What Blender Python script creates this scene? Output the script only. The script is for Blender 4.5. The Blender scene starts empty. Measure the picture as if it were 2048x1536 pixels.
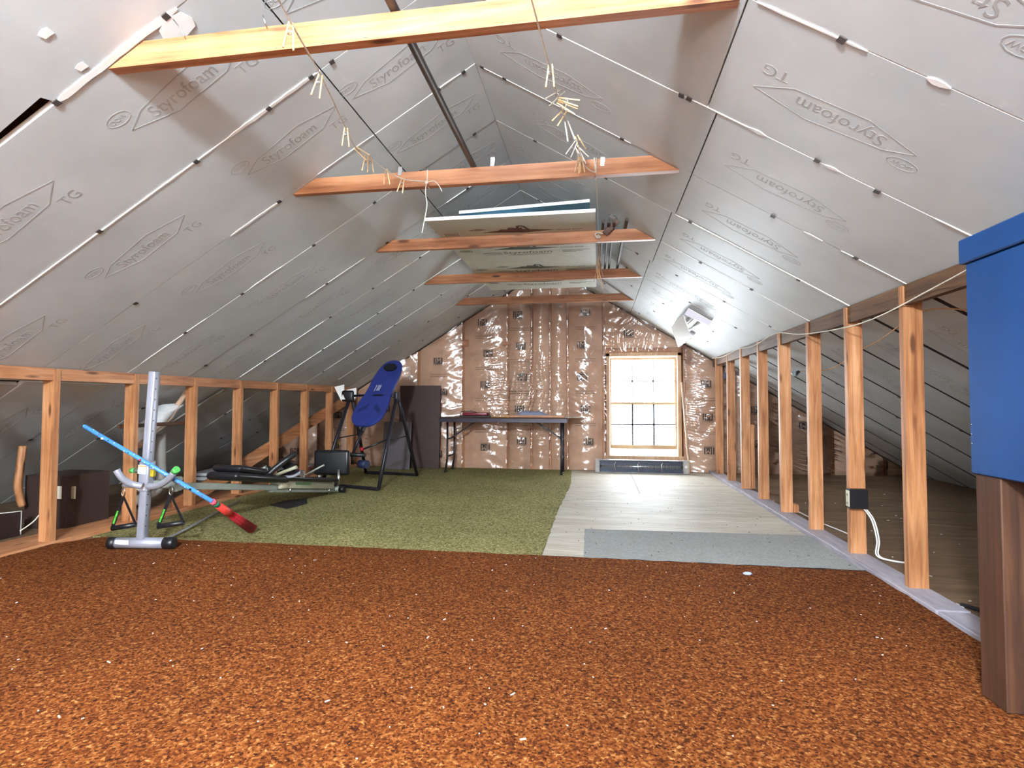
import bpy, bmesh, math, random
from mathutils import Vector, Matrix, noise
random.seed(7)
SC = bpy.context.scene
COL = SC.collection

# ------------------------------------------------------------------ camera
F_PX, YAW, PITCH, ROLL, CAM_H = 1076.44, .1576, .0347, .002, .9259
cf = Vector((-math.sin(YAW)*math.cos(PITCH), math.cos(YAW)*math.cos(PITCH), math.sin(PITCH)))
cr = Vector((math.cos(YAW), math.sin(YAW), 0)); cu = cr.cross(cf)
cr2 = cr*math.cos(ROLL)+cu*math.sin(ROLL); cu2 = -cr*math.sin(ROLL)+cu*math.cos(ROLL)
cam_d = bpy.data.cameras.new('camera'); cam = bpy.data.objects.new('camera', cam_d); COL.objects.link(cam)
cam_d.sensor_width = 36; cam_d.lens = F_PX/2048*36; cam_d.clip_start = .01; cam_d.clip_end = 200
M = Matrix((cr2, cu2, -cf)).transposed().to_4x4(); M.translation = (0, 0, CAM_H); cam.matrix_world = M
SC.camera = cam

# ------------------------------------------------------------------ world, light, exposure
W = bpy.data.worlds.new('sky'); SC.world = W; W.use_nodes = True
bg = W.node_tree.nodes['Background']; bg.inputs[0].default_value = (.89, .97, 1.05, 1); bg.inputs[1].default_value = 2.9
BULB_E = 240
def portal(name, loc, rot, sx, sy):
    l = bpy.data.lights.new(name, 'AREA'); l.shape = 'RECTANGLE'; l.size = sx; l.size_y = sy
    l.cycles.is_portal = True
    o = bpy.data.objects.new(name, l); COL.objects.link(o); o.location = loc; o.rotation_euler = rot
YR = -2.3                                   # rear gable of the attic, behind the camera
portal('window_portal', (.61, 7.66, .89), (math.pi/2, 0, 0+math.pi*0), .86, 1.32)
bpy.data.objects['window_portal'].rotation_euler = (-math.pi/2, 0, 0)
portal('rear_window_portal', (-.7, YR-.12, 1.4), (math.pi/2, 0, 0), 1.8, 1.1)
SC.view_settings.view_transform = 'Standard'; SC.view_settings.look = 'None'
SC.view_settings.gamma = 1; SC.view_settings.exposure = 3.0

# ------------------------------------------------------------------ room constants (metres)
D, XL, XR, RX, RZ, RP = 7.4868, -3.417, 1.461, -.6743, 2.8326, .6076
RN = math.hypot(1, RP); ST = .6096; YT = 1.689; ZT = 2.1569; SEAM = 1.672
def roof(x): return RZ-RP*abs(x-RX)
def ray(u, v): return cf+cr2*((u-1024)/F_PX)-cu2*((v-768)/F_PX)
CO = Vector((0, 0, CAM_H))
def at(u, v, n, c):
    n = Vector(n); q = ray(u, v); return CO+q*((c-n.dot(CO))/n.dot(q))
def ay(u, v, y): return at(u, v, (0, 1, 0), y)
def az(u, v, z=0): return at(u, v, (0, 0, 1), z)
def ax(u, v, x): return at(u, v, (1, 0, 0), x)
def V(*a): return Vector(a)

# ------------------------------------------------------------------ materials
def lin(c):
    if isinstance(c, str): c = [int(c[i:i+2], 16)/255 for i in (0, 2, 4)]
    return tuple((x/12.92 if x <= .04045 else ((x+.055)/1.055)**2.4) for x in c)+(1,)
MATS = {}
def newmat(key):
    m = bpy.data.materials.new(key); m.use_nodes = True; MATS[key] = m
    nt = m.node_tree; return m, nt, nt.nodes['Principled BSDF']
def N(nt, t, **kw):
    n = nt.nodes.new(t)
    for k, v in kw.items():
        if k in n.inputs: n.inputs[k].default_value = v
        else: setattr(n, k, v)
    return n
def ramp(nt, stops):
    r = nt.nodes.new('ShaderNodeValToRGB'); e = r.color_ramp.elements
    while len(e) < len(stops): e.new(.5)
    for i, (p, c) in enumerate(stops):
        e[i].position = p; e[i].color = c if len(c) == 4 else lin(c)
    return r
def mixc(nt, fac, a, b, mode='MIX'):
    n = nt.nodes.new('ShaderNodeMix'); n.data_type = 'RGBA'; n.blend_type = mode
    for idx, x in ((0, fac), (6, a), (7, b)):
        if isinstance(x, bpy.types.NodeSocket): nt.links.new(x, n.inputs[idx])
        else: n.inputs[idx].default_value = x
    return n.outputs[2]
def bump(nt, b, h, s=.3, d=.01):
    n = N(nt, 'ShaderNodeBump', Strength=s, Distance=d); nt.links.new(h, n.inputs['Height']); nt.links.new(n.outputs[0], b.inputs['Normal'])
def coords(nt, scale=(1, 1, 1), rnd=True):
    tc = nt.nodes.new('ShaderNodeTexCoord'); out = tc.outputs['Object']
    if rnd:
        oi = nt.nodes.new('ShaderNodeObjectInfo'); mu = N(nt, 'ShaderNodeMath', operation='MULTIPLY'); mu.inputs[1].default_value = 37
        nt.links.new(oi.outputs['Random'], mu.inputs[0])
        ad = N(nt, 'ShaderNodeVectorMath', operation='ADD'); nt.links.new(out, ad.inputs[0]); nt.links.new(mu.outputs[0], ad.inputs[1]); out = ad.outputs[0]
    mp = nt.nodes.new('ShaderNodeMapping'); nt.links.new(out, mp.inputs[0]); mp.inputs['Scale'].default_value = scale
    return mp.outputs[0]
def plain(key, col, rough=.5, metal=0, var=.12, sc=9, spec=.5):
    if key in MATS: return MATS[key]
    m, nt, b = newmat(key); c = lin(col)
    n = N(nt, 'ShaderNodeTexNoise', Scale=sc, Detail=5); nt.links.new(coords(nt), n.inputs['Vector'])
    lo = tuple(x*(1-var) for x in c[:3])+(1,); hi = tuple(min(1, x*(1+var)) for x in c[:3])+(1,)
    r = ramp(nt, [(.3, lo), (.7, hi)]); nt.links.new(n.outputs[0], r.inputs[0]); nt.links.new(r.outputs[0], b.inputs['Base Color'])
    b.inputs['Roughness'].default_value = rough; b.inputs['Metallic'].default_value = metal; b.inputs['Specular IOR Level'].default_value = spec
    return m
def wood(key, dark, mid, light, axis='z', rough=.5, knots=True):
    if key in MATS: return MATS[key]
    m, nt, b = newmat(key)
    s = {'x': (1.2, 22, 22), 'y': (22, 1.2, 22), 'z': (22, 22, 1.2)}[axis]
    n = N(nt, 'ShaderNodeTexNoise', Scale=1.6, Detail=7, Roughness=.62, Distortion=.6); nt.links.new(coords(nt, s), n.inputs['Vector'])
    r = ramp(nt, [(.28, dark), (.5, mid), (.74, light)]); nt.links.new(n.outputs[0], r.inputs[0]); c = r.outputs[0]
    n2 = N(nt, 'ShaderNodeTexNoise', Scale=2.2, Detail=3); nt.links.new(coords(nt), n2.inputs['Vector'])
    r2 = ramp(nt, [(.35, (.72, .66, .6, 1)), (.65, (1.08, 1.08, 1.08, 1))]); nt.links.new(n2.outputs[0], r2.inputs[0]); c = mixc(nt, 1.0, c, r2.outputs[0], 'MULTIPLY')
    if knots:
        k = {'x': (2.6, 11, 11), 'y': (11, 2.6, 11), 'z': (11, 11, 2.6)}[axis]
        vo = N(nt, 'ShaderNodeTexVoronoi', Scale=1.0); nt.links.new(coords(nt, k), vo.inputs['Vector'])
        r3 = ramp(nt, [(.09, (1, 1, 1, 1)), (.17, (0, 0, 0, 1))]); nt.links.new(vo.outputs['Distance'], r3.inputs[0])
        c = mixc(nt, r3.outputs[0], c, lin(dark)[0:3]+(1,)) if False else mixc(nt, r3.outputs[0], c, tuple(x*.45 for x in lin(dark)[:3])+(1,))
    nt.links.new(c, b.inputs['Base Color']); b.inputs['Roughness'].default_value = rough
    bump(nt, b, n.outputs[0], .15, .004)
    return m
for a in 'xyz':
    wood('fir_'+a, '8a5230', 'bb8256', 'd2a27a', a)
    wood('oldwood_'+a, '3a2415', '66472e', '80603f', a, .6)
    wood('tie_'+a, '8e5432', 'bc8056', 'd6a27a', a, .45)
    wood('brown_'+a, '2e1a10', '4c2f1e', '5f3f2a', a, .6, False)
M_WHITE = plain('white_paint', 'e4e2de', .45, var=.04)
M_FOAM = plain('foam_edge', 'f0efec', .8, var=.05, sc=30)
M_DARKM = plain('dark_metal', '26242c', .4, .4)
M_BLACK = plain('black_plastic', '17171b', .4)
M_BLACKV = plain('black_vinyl', '18181d', .33, var=.2)
M_SILVER = plain('silver_paint', 'a3a5b2', .35, .35, .06)
M_STEEL = plain('steel', 'c9c9cc', .22, 1, .08)
M_RAIL = plain('grey_green_metal', '8b9188', .4, .25, .08)
M_TAN = plain('tan_plastic', 'a39f86', .45, 0, .06)
M_GREEN = plain('green_plastic', '54ad55', .4)
M_ROPE = plain('cotton_rope', 'e2dccd', .9, var=.12, sc=60)
M_TWINE = plain('tan_twine', 'c49a72', .9, var=.2, sc=60)
M_PIN = wood('pin_wood', 'b79468', 'd8b98c', 'e8d0aa', 'z', .7, False)
M_PINW = plain('white_pin', 'eeeeee', .5, var=.04)
M_PING = wood('grey_pin_wood', '6b645a', '8f877a', 'a59d90', 'z', .8, False)
M_FAST_SHADE = plain('fastener_gap_shade', '453e3d', .6, var=.2)  # fastener colour, also painted as gap shade on right-hand panel sides
M_BLUE = plain('blue_paint', '123a6c', .45, var=.1, sc=4)
M_INK = plain('faded_ink', 'a9a9a8', .6, var=.12, sc=14)
M_INKD = plain('brown_ink', '5f3f40', .6, var=.15)
M_INKG = plain('dark_green_ink', '484f42', .6, var=.15)
M_JM = plain('logo_ink', '38322f', .6, var=.2)

def panel_mat():
    m, nt, b = newmat('foil_facer'); co = coords(nt)
    n = N(nt, 'ShaderNodeTexNoise', Scale=2.5, Detail=6); nt.links.new(co, n.inputs['Vector'])
    r = ramp(nt, [(.3, 'bfc5c7'), (.7, 'ced3d5')]); nt.links.new(n.outputs[0], r.inputs[0]); c = r.outputs[0]
    s = N(nt, 'ShaderNodeTexNoise', Scale=7, Detail=9, Roughness=.75); nt.links.new(co, s.inputs['Vector'])
    r2 = ramp(nt, [(.62, (0, 0, 0, 1)), (.75, (.5, .5, .5, 1))]); nt.links.new(s.outputs[0], r2.inputs[0])
    c = mixc(nt, r2.outputs[0], c, lin('e4e4e3'))
    w = N(nt, 'ShaderNodeTexNoise', Scale=16, Detail=8, Roughness=.8); nt.links.new(co, w.inputs['Vector'])
    r3 = ramp(nt, [(.66, (0, 0, 0, 1)), (.72, (.55, .55, .55, 1))]); nt.links.new(w.outputs[0], r3.inputs[0])
    c = mixc(nt, r3.outputs[0], c, lin('a2a19e'))
    nt.links.new(c, b.inputs['Base Color']); b.inputs['Roughness'].default_value = .5; b.inputs['Metallic'].default_value = .08
    bump(nt, b, n.outputs[0], .12, .02)
    return m
M_PANEL = panel_mat()

def carpet(key, cols, sc=150, big=.35):
    m, nt, b = newmat(key); co = coords(nt, rnd=False)
    v = N(nt, 'ShaderNodeTexVoronoi', Scale=sc); nt.links.new(co, v.inputs['Vector'])
    sp = N(nt, 'ShaderNodeSeparateColor'); nt.links.new(v.outputs['Color'], sp.inputs[0])
    r = ramp(nt, cols); r.color_ramp.interpolation = 'LINEAR'
    n = N(nt, 'ShaderNodeTexNoise', Scale=48, Detail=4, Roughness=.7); nt.links.new(co, n.inputs['Vector'])
    mx = N(nt, 'ShaderNodeMath', operation='MULTIPLY'); mx.inputs[1].default_value = .55; nt.links.new(sp.outputs[0], mx.inputs[0])
    m2 = N(nt, 'ShaderNodeMath', operation='MULTIPLY_ADD'); m2.inputs[1].default_value = .9; nt.links.new(n.outputs[0], m2.inputs[0]); nt.links.new(mx.outputs[0], m2.inputs[2])
    m3 = N(nt, 'ShaderNodeMath', operation='SUBTRACT'); m3.inputs[1].default_value = .22; nt.links.new(m2.outputs[0], m3.inputs[0])
    nt.links.new(m3.outputs[0], r.inputs[0]); c = r.outputs[0]
    g = N(nt, 'ShaderNodeTexNoise', Scale=1.1, Detail=3); nt.links.new(co, g.inputs['Vector'])
    r2 = ramp(nt, [(.35, (1-big*.5,)*3+(1,)), (.65, (1.05,)*3+(1,))]); nt.links.new(g.outputs[0], r2.inputs[0])
    c = mixc(nt, 1.0, c, r2.outputs[0], 'MULTIPLY'); nt.links.new(c, b.inputs['Base Color'])
    b.inputs['Roughness'].default_value = 1; b.inputs['Specular IOR Level'].default_value = .1
    bump(nt, b, m2.outputs[0], .7, .006)
    return m
M_ORANGE = carpet('orange_carpet_pile', [(.12, '200d07'), (.36, '55270e'), (.56, '713a15'), (.74, '864f25'), (.92, 'aa7e4a')])
M_GREENC = carpet('green_carpet_pile', [(.15, '4c4626'), (.42, '7c7446'), (.62, '989060'), (.88, 'bab286')], 130)
M_GREYC = carpet('grey_backing', [(.1, '8c8c89'), (.5, '9c9c99'), (.9, 'acaca8')], 180, .1)

def plywood(key, cols, sx=(1.5, 9, 9)):
    m, nt, b = newmat(key); co = coords(nt, sx)
    n = N(nt, 'ShaderNodeTexNoise', Scale=1.3, Detail=8, Roughness=.6, Distortion=1.6); nt.links.new(co, n.inputs['Vector'])
    r = ramp(nt, cols); nt.links.new(n.outputs[0], r.inputs[0]); c = r.outputs[0]
    d = N(nt, 'ShaderNodeTexNoise', Scale=30, Detail=4, Roughness=.8); nt.links.new(coords(nt), d.inputs['Vector'])
    r2 = ramp(nt, [(.70, (0, 0, 0, 1)), (.75, (.7, .7, .7, 1))]); nt.links.new(d.outputs[0], r2.inputs[0])
    c = mixc(nt, r2.outputs[0], c, lin('4a4238')); nt.links.new(c, b.inputs['Base Color'])
    b.inputs['Roughness'].default_value = .62; b.inputs['Specular IOR Level'].default_value = .4; bump(nt, b, n.outputs[0], .15, .004)
    return m
M_PLY = plywood('plywood_pale', [(.3, 'a79c8b'), (.5, 'bdb4a5'), (.7, 'cfc8bb')])
M_PLYD = plywood('plywood_brown', [(.3, '5f4934'), (.5, '755c44'), (.7, '8a7056')])
M_SOLE = plywood('weathered_sole', [(.3, '8d8790'), (.5, 'a39ca5'), (.7, 'b8b1b8')], (9, 1.5, 9))
def kraft():
    m, nt, b = newmat('kraft_paper'); co = coords(nt)
    n = N(nt, 'ShaderNodeTexNoise', Scale=4, Detail=6); nt.links.new(co, n.inputs['Vector'])
    r = ramp(nt, [(.3, 'b7957c'), (.7, 'd6b49a')]); nt.links.new(n.outputs[0], r.inputs[0]); nt.links.new(r.outputs[0], b.inputs['Base Color'])
    b.inputs['Roughness'].default_value = .7; bump(nt, b, n.outputs[0], .4, .02); return m
M_KRAFT = kraft()
def plastic():
    m, nt, b = newmat('clear_plastic_film'); nt.nodes.remove(b); out = nt.nodes['Material Output']
    tr = N(nt, 'ShaderNodeBsdfTransparent'); tr.inputs[0].default_value = (.96, .93, .92, 1)
    gl = N(nt, 'ShaderNodeBsdfGlossy', Roughness=.17); fr = N(nt, 'ShaderNodeFresnel', IOR=1.5)
    mu = N(nt, 'ShaderNodeMath', operation='MULTIPLY_ADD'); mu.inputs[1].default_value = 2.0; mu.inputs[2].default_value = .02; nt.links.new(fr.outputs[0], mu.inputs[0])
    co = coords(nt, (1, 1, 1), False)
    a = N(nt, 'ShaderNodeTexNoise', Scale=9, Detail=4, Roughness=.55, Distortion=1.2); nt.links.new(co, a.inputs['Vector'])
    bp = N(nt, 'ShaderNodeBump', Strength=.6, Distance=.007); nt.links.new(a.outputs[0], bp.inputs['Height'])
    nt.links.new(bp.outputs[0], gl.inputs['Normal'])
    mx = N(nt, 'ShaderNodeMixShader'); nt.links.new(mu.outputs[0], mx.inputs[0]); nt.links.new(tr.outputs[0], mx.inputs[1]); nt.links.new(gl.outputs[0], mx.inputs[2])
    nt.links.new(mx.outputs[0], out.inputs[0]); return m
M_FILM = plastic()
def glass():
    m, nt, b = newmat('window_glass'); nt.nodes.remove(b); out = nt.nodes['Material Output']
    tr = N(nt, 'ShaderNodeBsdfTransparent'); tr.inputs[0].default_value = (.97, .98, .98, 1)
    gl = N(nt, 'ShaderNodeBsdfGlossy', Roughness=.02); mx = N(nt, 'ShaderNodeMixShader', Fac=.05)
    nt.links.new(tr.outputs[0], mx.inputs[1]); nt.links.new(gl.outputs[0], mx.inputs[2]); nt.links.new(mx.outputs[0], out.inputs[0]); return m
M_GLASS = glass()

# ------------------------------------------------------------------ mesh building
class MB:
    def __init__(s): s.v = []; s.f = []; s.sm = []; s.mi = []
    def add(s, vs, fs, smooth=False, mi=0):
        o = len(s.v); s.v += [Vector(x) for x in vs]
        for f in fs: s.f.append([i+o for i in f]); s.sm.append(smooth); s.mi.append(mi)
        return s
    def hull8(s, p, mi=0):          # p: 8 corners, bottom loop 0-3, top loop 4-7
        return s.add(p, [(3, 2, 1, 0), (4, 5, 6, 7), (0, 1, 5, 4), (1, 2, 6, 5), (2, 3, 7, 6), (3, 0, 4, 7)], mi=mi)
    def box(s, lo, hi, bev=0, mi=0):
        lo = Vector(lo); hi = Vector(hi); c = (lo+hi)/2; d = hi-lo
        return s.obox(c, d, V(1, 0, 0), V(0, 1, 0), bev, mi)
    def obox(s, c, d, ex, ey, bev=0, mi=0):
        c = Vector(c); ex = Vector(ex).normalized(); ey = Vector(ey); ey = (ey-ex*ey.dot(ex)).normalized(); ez = ex.cross(ey)
        if bev <= 0:
            p = [c+ex*(d[0]/2*a)+ey*(d[1]/2*b)+ez*(d[2]/2*e) for e in (-1, 1) for a, b in ((-1, -1), (1, -1), (1, 1), (-1, 1))]
            return s.hull8(p, mi)
        bm = bmesh.new(); bmesh.ops.create_cube(bm, size=1)
        for v in bm.verts: v.co = Vector((v.co.x*d[0], v.co.y*d[1], v.co.z*d[2]))
        bmesh.ops.bevel(bm, geom=bm.edges[:], offset=min(bev, min(d)*.45), segments=2 if bev > .006 else 1, affect='EDGES', profile=.5)
        bm.verts.index_update()
        s.add([c+ex*v.co.x+ey*v.co.y+ez*v.co.z for v in bm.verts], [[v.index for v in f.verts] for f in bm.faces], bev > .006, mi); bm.free(); return s
    def beam(s, A, B, w, t, up=(0, 0, 1), bev=.003, mi=0):   # w along up, t across
        A = Vector(A); B = Vector(B); ex = B-A
        return s.obox((A+B)/2, (ex.length, w, t), ex, up, bev, mi)
    def tube(s, pts, r, n=8, closed=False, mi=0):
        pts = [Vector(p) for p in pts]; k = len(pts); rs = r if isinstance(r, (list, tuple)) else [r]*k
        vs = []; up = None
        for i, p in enumerate(pts):
            a = pts[(i-1) % k] if closed or i > 0 else p; b = pts[(i+1) % k] if closed or i < k-1 else p
            t = (b-a).normalized()
            if up is None:
                up = t.orthogonal().normalized()
            up = (up-t*up.dot(t)); up = up.normalized() if up.length > 1e-6 else t.orthogonal().normalized()
            w = t.cross(up)
            vs += [p+(up*math.cos(2*math.pi*j/n)+w*math.sin(2*math.pi*j/n))*rs[i] for j in range(n)]
        fs = []
        for i in range(k if closed else k-1):
            for j in range(n):
                a = i*n; b = ((i+1) % k)*n; fs.append((a+j, a+(j+1) % n, b+(j+1) % n, b+j))
        s.add(vs, fs, True, mi)
        if not closed:
            o = len(s.v)-len(vs)
            s.f.append([o+j for j in range(n)][::-1]); s.sm.append(False); s.mi.append(mi)
            s.f.append([o+(k-1)*n+j for j in range(n)]); s.sm.append(False); s.mi.append(mi)
        return s
    def cyl(s, A, B, r, r2=None, n=16, mi=0): return s.tube([A, B], [r, r if r2 is None else r2], n, mi=mi)
    def ell(s, c, rad, n=14, m=8, mi=0):
        c = Vector(c); vs = []; fs = []
        for i in range(m+1):
            th = math.pi*i/m
            for j in range(n):
                ph = 2*math.pi*j/n; vs.append(c+V(rad[0]*math.sin(th)*math.cos(ph), rad[1]*math.sin(th)*math.sin(ph), rad[2]*math.cos(th)))
        for i in range(m):
            for j in range(n): fs.append((i*n+j, (i+1)*n+j, (i+1)*n+(j+1) % n, i*n+(j+1) % n))
        return s.add(vs, fs, True, mi)
    def prism(s, outline, o, e1, e2, th, mi=0, smooth=False, off=0):   # outline (a,b) in e1,e2; thickness along n=e1xe2
        o = Vector(o); e1 = Vector(e1).normalized(); e2 = Vector(e2).normalized(); n = e1.cross(e2).normalized(); k = len(outline)
        vs = [o+e1*a+e2*b+n*off for a, b in outline]+[o+e1*a+e2*b+n*(off+th) for a, b in outline]
        return s.add(vs, [list(range(k))[::-1], [k+i for i in range(k)]]+[(i, (i+1) % k, k+(i+1) % k, k+i) for i in range(k)], smooth, mi)
    def build(s, name, mat, parent=None, origin=None):
        me = bpy.data.meshes.new(name)
        if parent is not None: org = wpos(parent)
        elif origin is not None: org = Vector(origin)
        else:
            xs = [v.x for v in s.v]; ys = [v.y for v in s.v]; zs = [v.z for v in s.v]
            org = V((min(xs)+max(xs))/2, (min(ys)+max(ys))/2, min(zs))
        if origin is not None: org = Vector(origin)
        me.from_pydata([tuple(v-org) for v in s.v], [], s.f); me.update()
        for m in (mat if isinstance(mat, (list, tuple)) else [mat]): me.materials.append(m if not isinstance(m, str) else MATS[m])
        me.polygons.foreach_set('use_smooth', s.sm); me.polygons.foreach_set('material_index', s.mi)
        bm = bmesh.new(); bm.from_mesh(me); bmesh.ops.recalc_face_normals(bm, faces=bm.faces[:]); bm.to_mesh(me); bm.free()
        o = bpy.data.objects.new(name, me); COL.objects.link(o)
        if parent is not None: o.parent = parent; o.location = org-wpos(parent)
        else: o.location = org
        return o
def wpos(o):
    p = Vector(o.location)
    while o.parent: o = o.parent; p = p+Vector(o.location)
    return p
def tag(o, label, cat, group=None):
    o['label'] = label; o['category'] = cat
    if group: o['group'] = group
    return o
def thing(name, label, cat, loc, group=None):
    o = bpy.data.objects.new(name, None); COL.objects.link(o); o.location = loc; o.empty_display_size = .1; return tag(o, label, cat, group)
def struct(o): o['kind'] = 'structure'; return o
def sroot(name, loc=(0, 0, 0)):
    o = bpy.data.objects.new(name, None); COL.objects.link(o); o.location = loc; o.empty_display_size = .1; return struct(o)
def place(mesh, name, M, parent):      # shared mesh under a translated parent
    o = bpy.data.objects.new(name, mesh); COL.objects.link(o); o.parent = parent
    o.matrix_local = Matrix.Translation(-wpos(parent)) @ M; return o
def frame(o, e1, e2):
    e1 = Vector(e1).normalized(); e2 = Vector(e2).normalized(); n = e1.cross(e2)
    m = Matrix((e1, e2, n)).transposed().to_4x4(); m.translation = o; return m
def text_mesh(body, size, align='CENTER', ext=.0003):
    c = bpy.data.curves.new('lettering', 'FONT'); c.body = body; c.size = size; c.align_x = align; c.align_y = 'CENTER'; c.resolution_u = 3; c.extrude = ext
    o = bpy.data.objects.new('lettering', c); COL.objects.link(o); bpy.context.view_layer.update()
    me = bpy.data.meshes.new_from_object(o.evaluated_get(bpy.context.evaluated_depsgraph_get()))
    vs = [Vector(v.co) for v in me.vertices]; fs = [list(p.vertices) for p in me.polygons]
    bpy.data.objects.remove(o); bpy.data.curves.remove(c); bpy.data.meshes.remove(me); return vs, fs
def add_text(mb, body, size, x=0, y=0, sx=1, mi=0, z=0, flip=False):
    vs, fs = text_mesh(body, size); sg = -1 if flip else 1
    mb.add([(x+v.x*sx*sg, y+v.y*sg, v.z+z) for v in vs], fs, mi=mi)
def stroke(mb, pts, w, closed=True, h=.0003, mi=0):
    k = len(pts)
    for i in range(k if closed else k-1):
        a = Vector(pts[i]); b = Vector(pts[(i+1) % k]); t = (b-a).normalized(); n = V(-t.y, t.x)*w/2
        p = [a+n, b+n, b-n, a-n]; mb.hull8([V(q.x, q.y, -h) for q in p]+[V(q.x, q.y, h) for q in p], mi)
def raw_mesh(mb, name, mats):
    me = bpy.data.meshes.new(name); me.from_pydata([tuple(v) for v in mb.v], [], mb.f); me.update()
    for m in mats: me.materials.append(m)
    me.polygons.foreach_set('material_index', mb.mi); me.polygons.foreach_set('use_smooth', mb.sm); return me
ORD = ['nearest', 'second', 'third', 'fourth', 'fifth', 'sixth', 'seventh', 'eighth', 'ninth', 'tenth', 'eleventh', 'twelfth']

# ================================================================== FLOOR
fl = struct(MB().box((-5.6, YR, -.12), (4.4, D+.15, 0)).build('floor', M_PLYD))
# plywood sheets under the window, bare between the carpets and the right sole
for (a, b, c, d) in ((-.36, 3.0, 1.438, 4.42), (-.36, 4.424, 1.438, 5.64), (-.36, 5.644, .42, 7.40), (.424, 5.90, 1.438, 7.40), (.424, 5.644, 1.438, 5.896)):
    MB().box((a, b, 0), (c, d, .006), .001).build('plywood_sheet', M_PLY, fl)
# raised boards in the right knee space, brown plywood
for (a, b) in ((-1.0, 2.05), (2.056, 4.48), (4.486, 6.9), (6.906, 7.38)):
    MB().box((1.58, a, 0), (3.95, b, .022), .002).build('floor_board', M_PLYD, fl)
for (a, b) in ((-1.0, 1.6), (1.606, 4.03), (4.036, 6.45), (6.456, 7.38)):
    MB().box((-5.2, a, 0), (-3.74, b, .022), .002).build('floor_board', M_PLYD, fl)
def rug(name, pts, th, mat, label, cat, wav=.004, z0=.0):
    mb = MB(); k = len(pts); ps = []
    for i in range(k):
        a = Vector(pts[i]); b = Vector(pts[(i+1) % k]); n = max(1, int((b-a).length/.06))
        for j in range(n):
            p = a.lerp(b, j/n); q = V(p.x+wav*noise.noise(V(p.x*9, p.y*9, 1)), p.y+wav*noise.noise(V(p.x*9, p.y*9, 5)), 0); ps.append((q.x, q.y))
    mb.prism(ps, (0, 0, z0), (1, 0, 0), (0, 1, 0), th)
    return tag(mb.build(name, mat), label, cat)
rug('carpet', [(-3.43, YR+.02), (1.40, YR+.02), (1.434, 3.19), (.6, 3.20), (-.33, 3.205), (-1.6, 3.195), (-3.25, 3.17), (-3.42, 2.95)], .018, M_ORANGE,
    'rust orange carpet spread over the front half of the floor', 'carpet', .012, .006)
edge = MB().tube([V(-.36+1.79*i/40, 3.207+.008*noise.noise(V(i*.35, 2, 0)), .016+.004*noise.noise(V(i*.5, 7, 0))) for i in range(41)], .0085, 6)
oc = [o for o in COL.objects if o.name == 'carpet'][0]
edge.build('frayed_edge', plain('dark_backing', '24211f', .9), oc)
rug('carpet', [(-3.40, 3.20), (-.335, 3.222), (-.338, 4.6), (-.30, 6.1), (-.345, 7.2), (-.36, 7.36), (-3.40, 7.36)], .014, M_GREENC,
    'olive green carpet under the exercise equipment and folding table', 'carpet', .012, .0)
rug('carpet_strip', [(-.085, 3.216), (1.425, 3.212), (1.43, 4.03), (-.095, 3.965)], .008, M_GREYC,
    'pale grey carpet strip laid upside down on the plywood', 'carpet', .006, .006)

# ================================================================== CEILING (deck + foam panels)
def slope_pt(side, s, y, off=0):           # side -1 left, +1 right; s metres down the slope; off metres above the panel face
    ex = V(side/RN, 0, -RP/RN); nz = V(side*RP/RN, 0, 1/RN)
    return V(RX, 0, RZ)+ex*s+V(0, y, 0)+nz*off
mb = MB()
for sd in (-1, 1):
    p = [slope_pt(sd, 0, YR, .13), slope_pt(sd, 0, D+.15, .13), slope_pt(sd, 5.75, D+.15, .13), slope_pt(sd, 5.75, YR, .13)]
    q = [slope_pt(sd, 0, YR, .17), slope_pt(sd, 0, D+.15, .17), slope_pt(sd, 5.75, D+.15, .17), slope_pt(sd, 5.75, YR, .17)]
    mb.hull8(p+q)
mb.box((RX-.2, YR, RZ+.05), (RX+.2, D+.15, RZ+.2))
ceil = struct(mb.build('ceiling', 'oldwood_y', origin=(RX, 0, RZ)))
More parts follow.
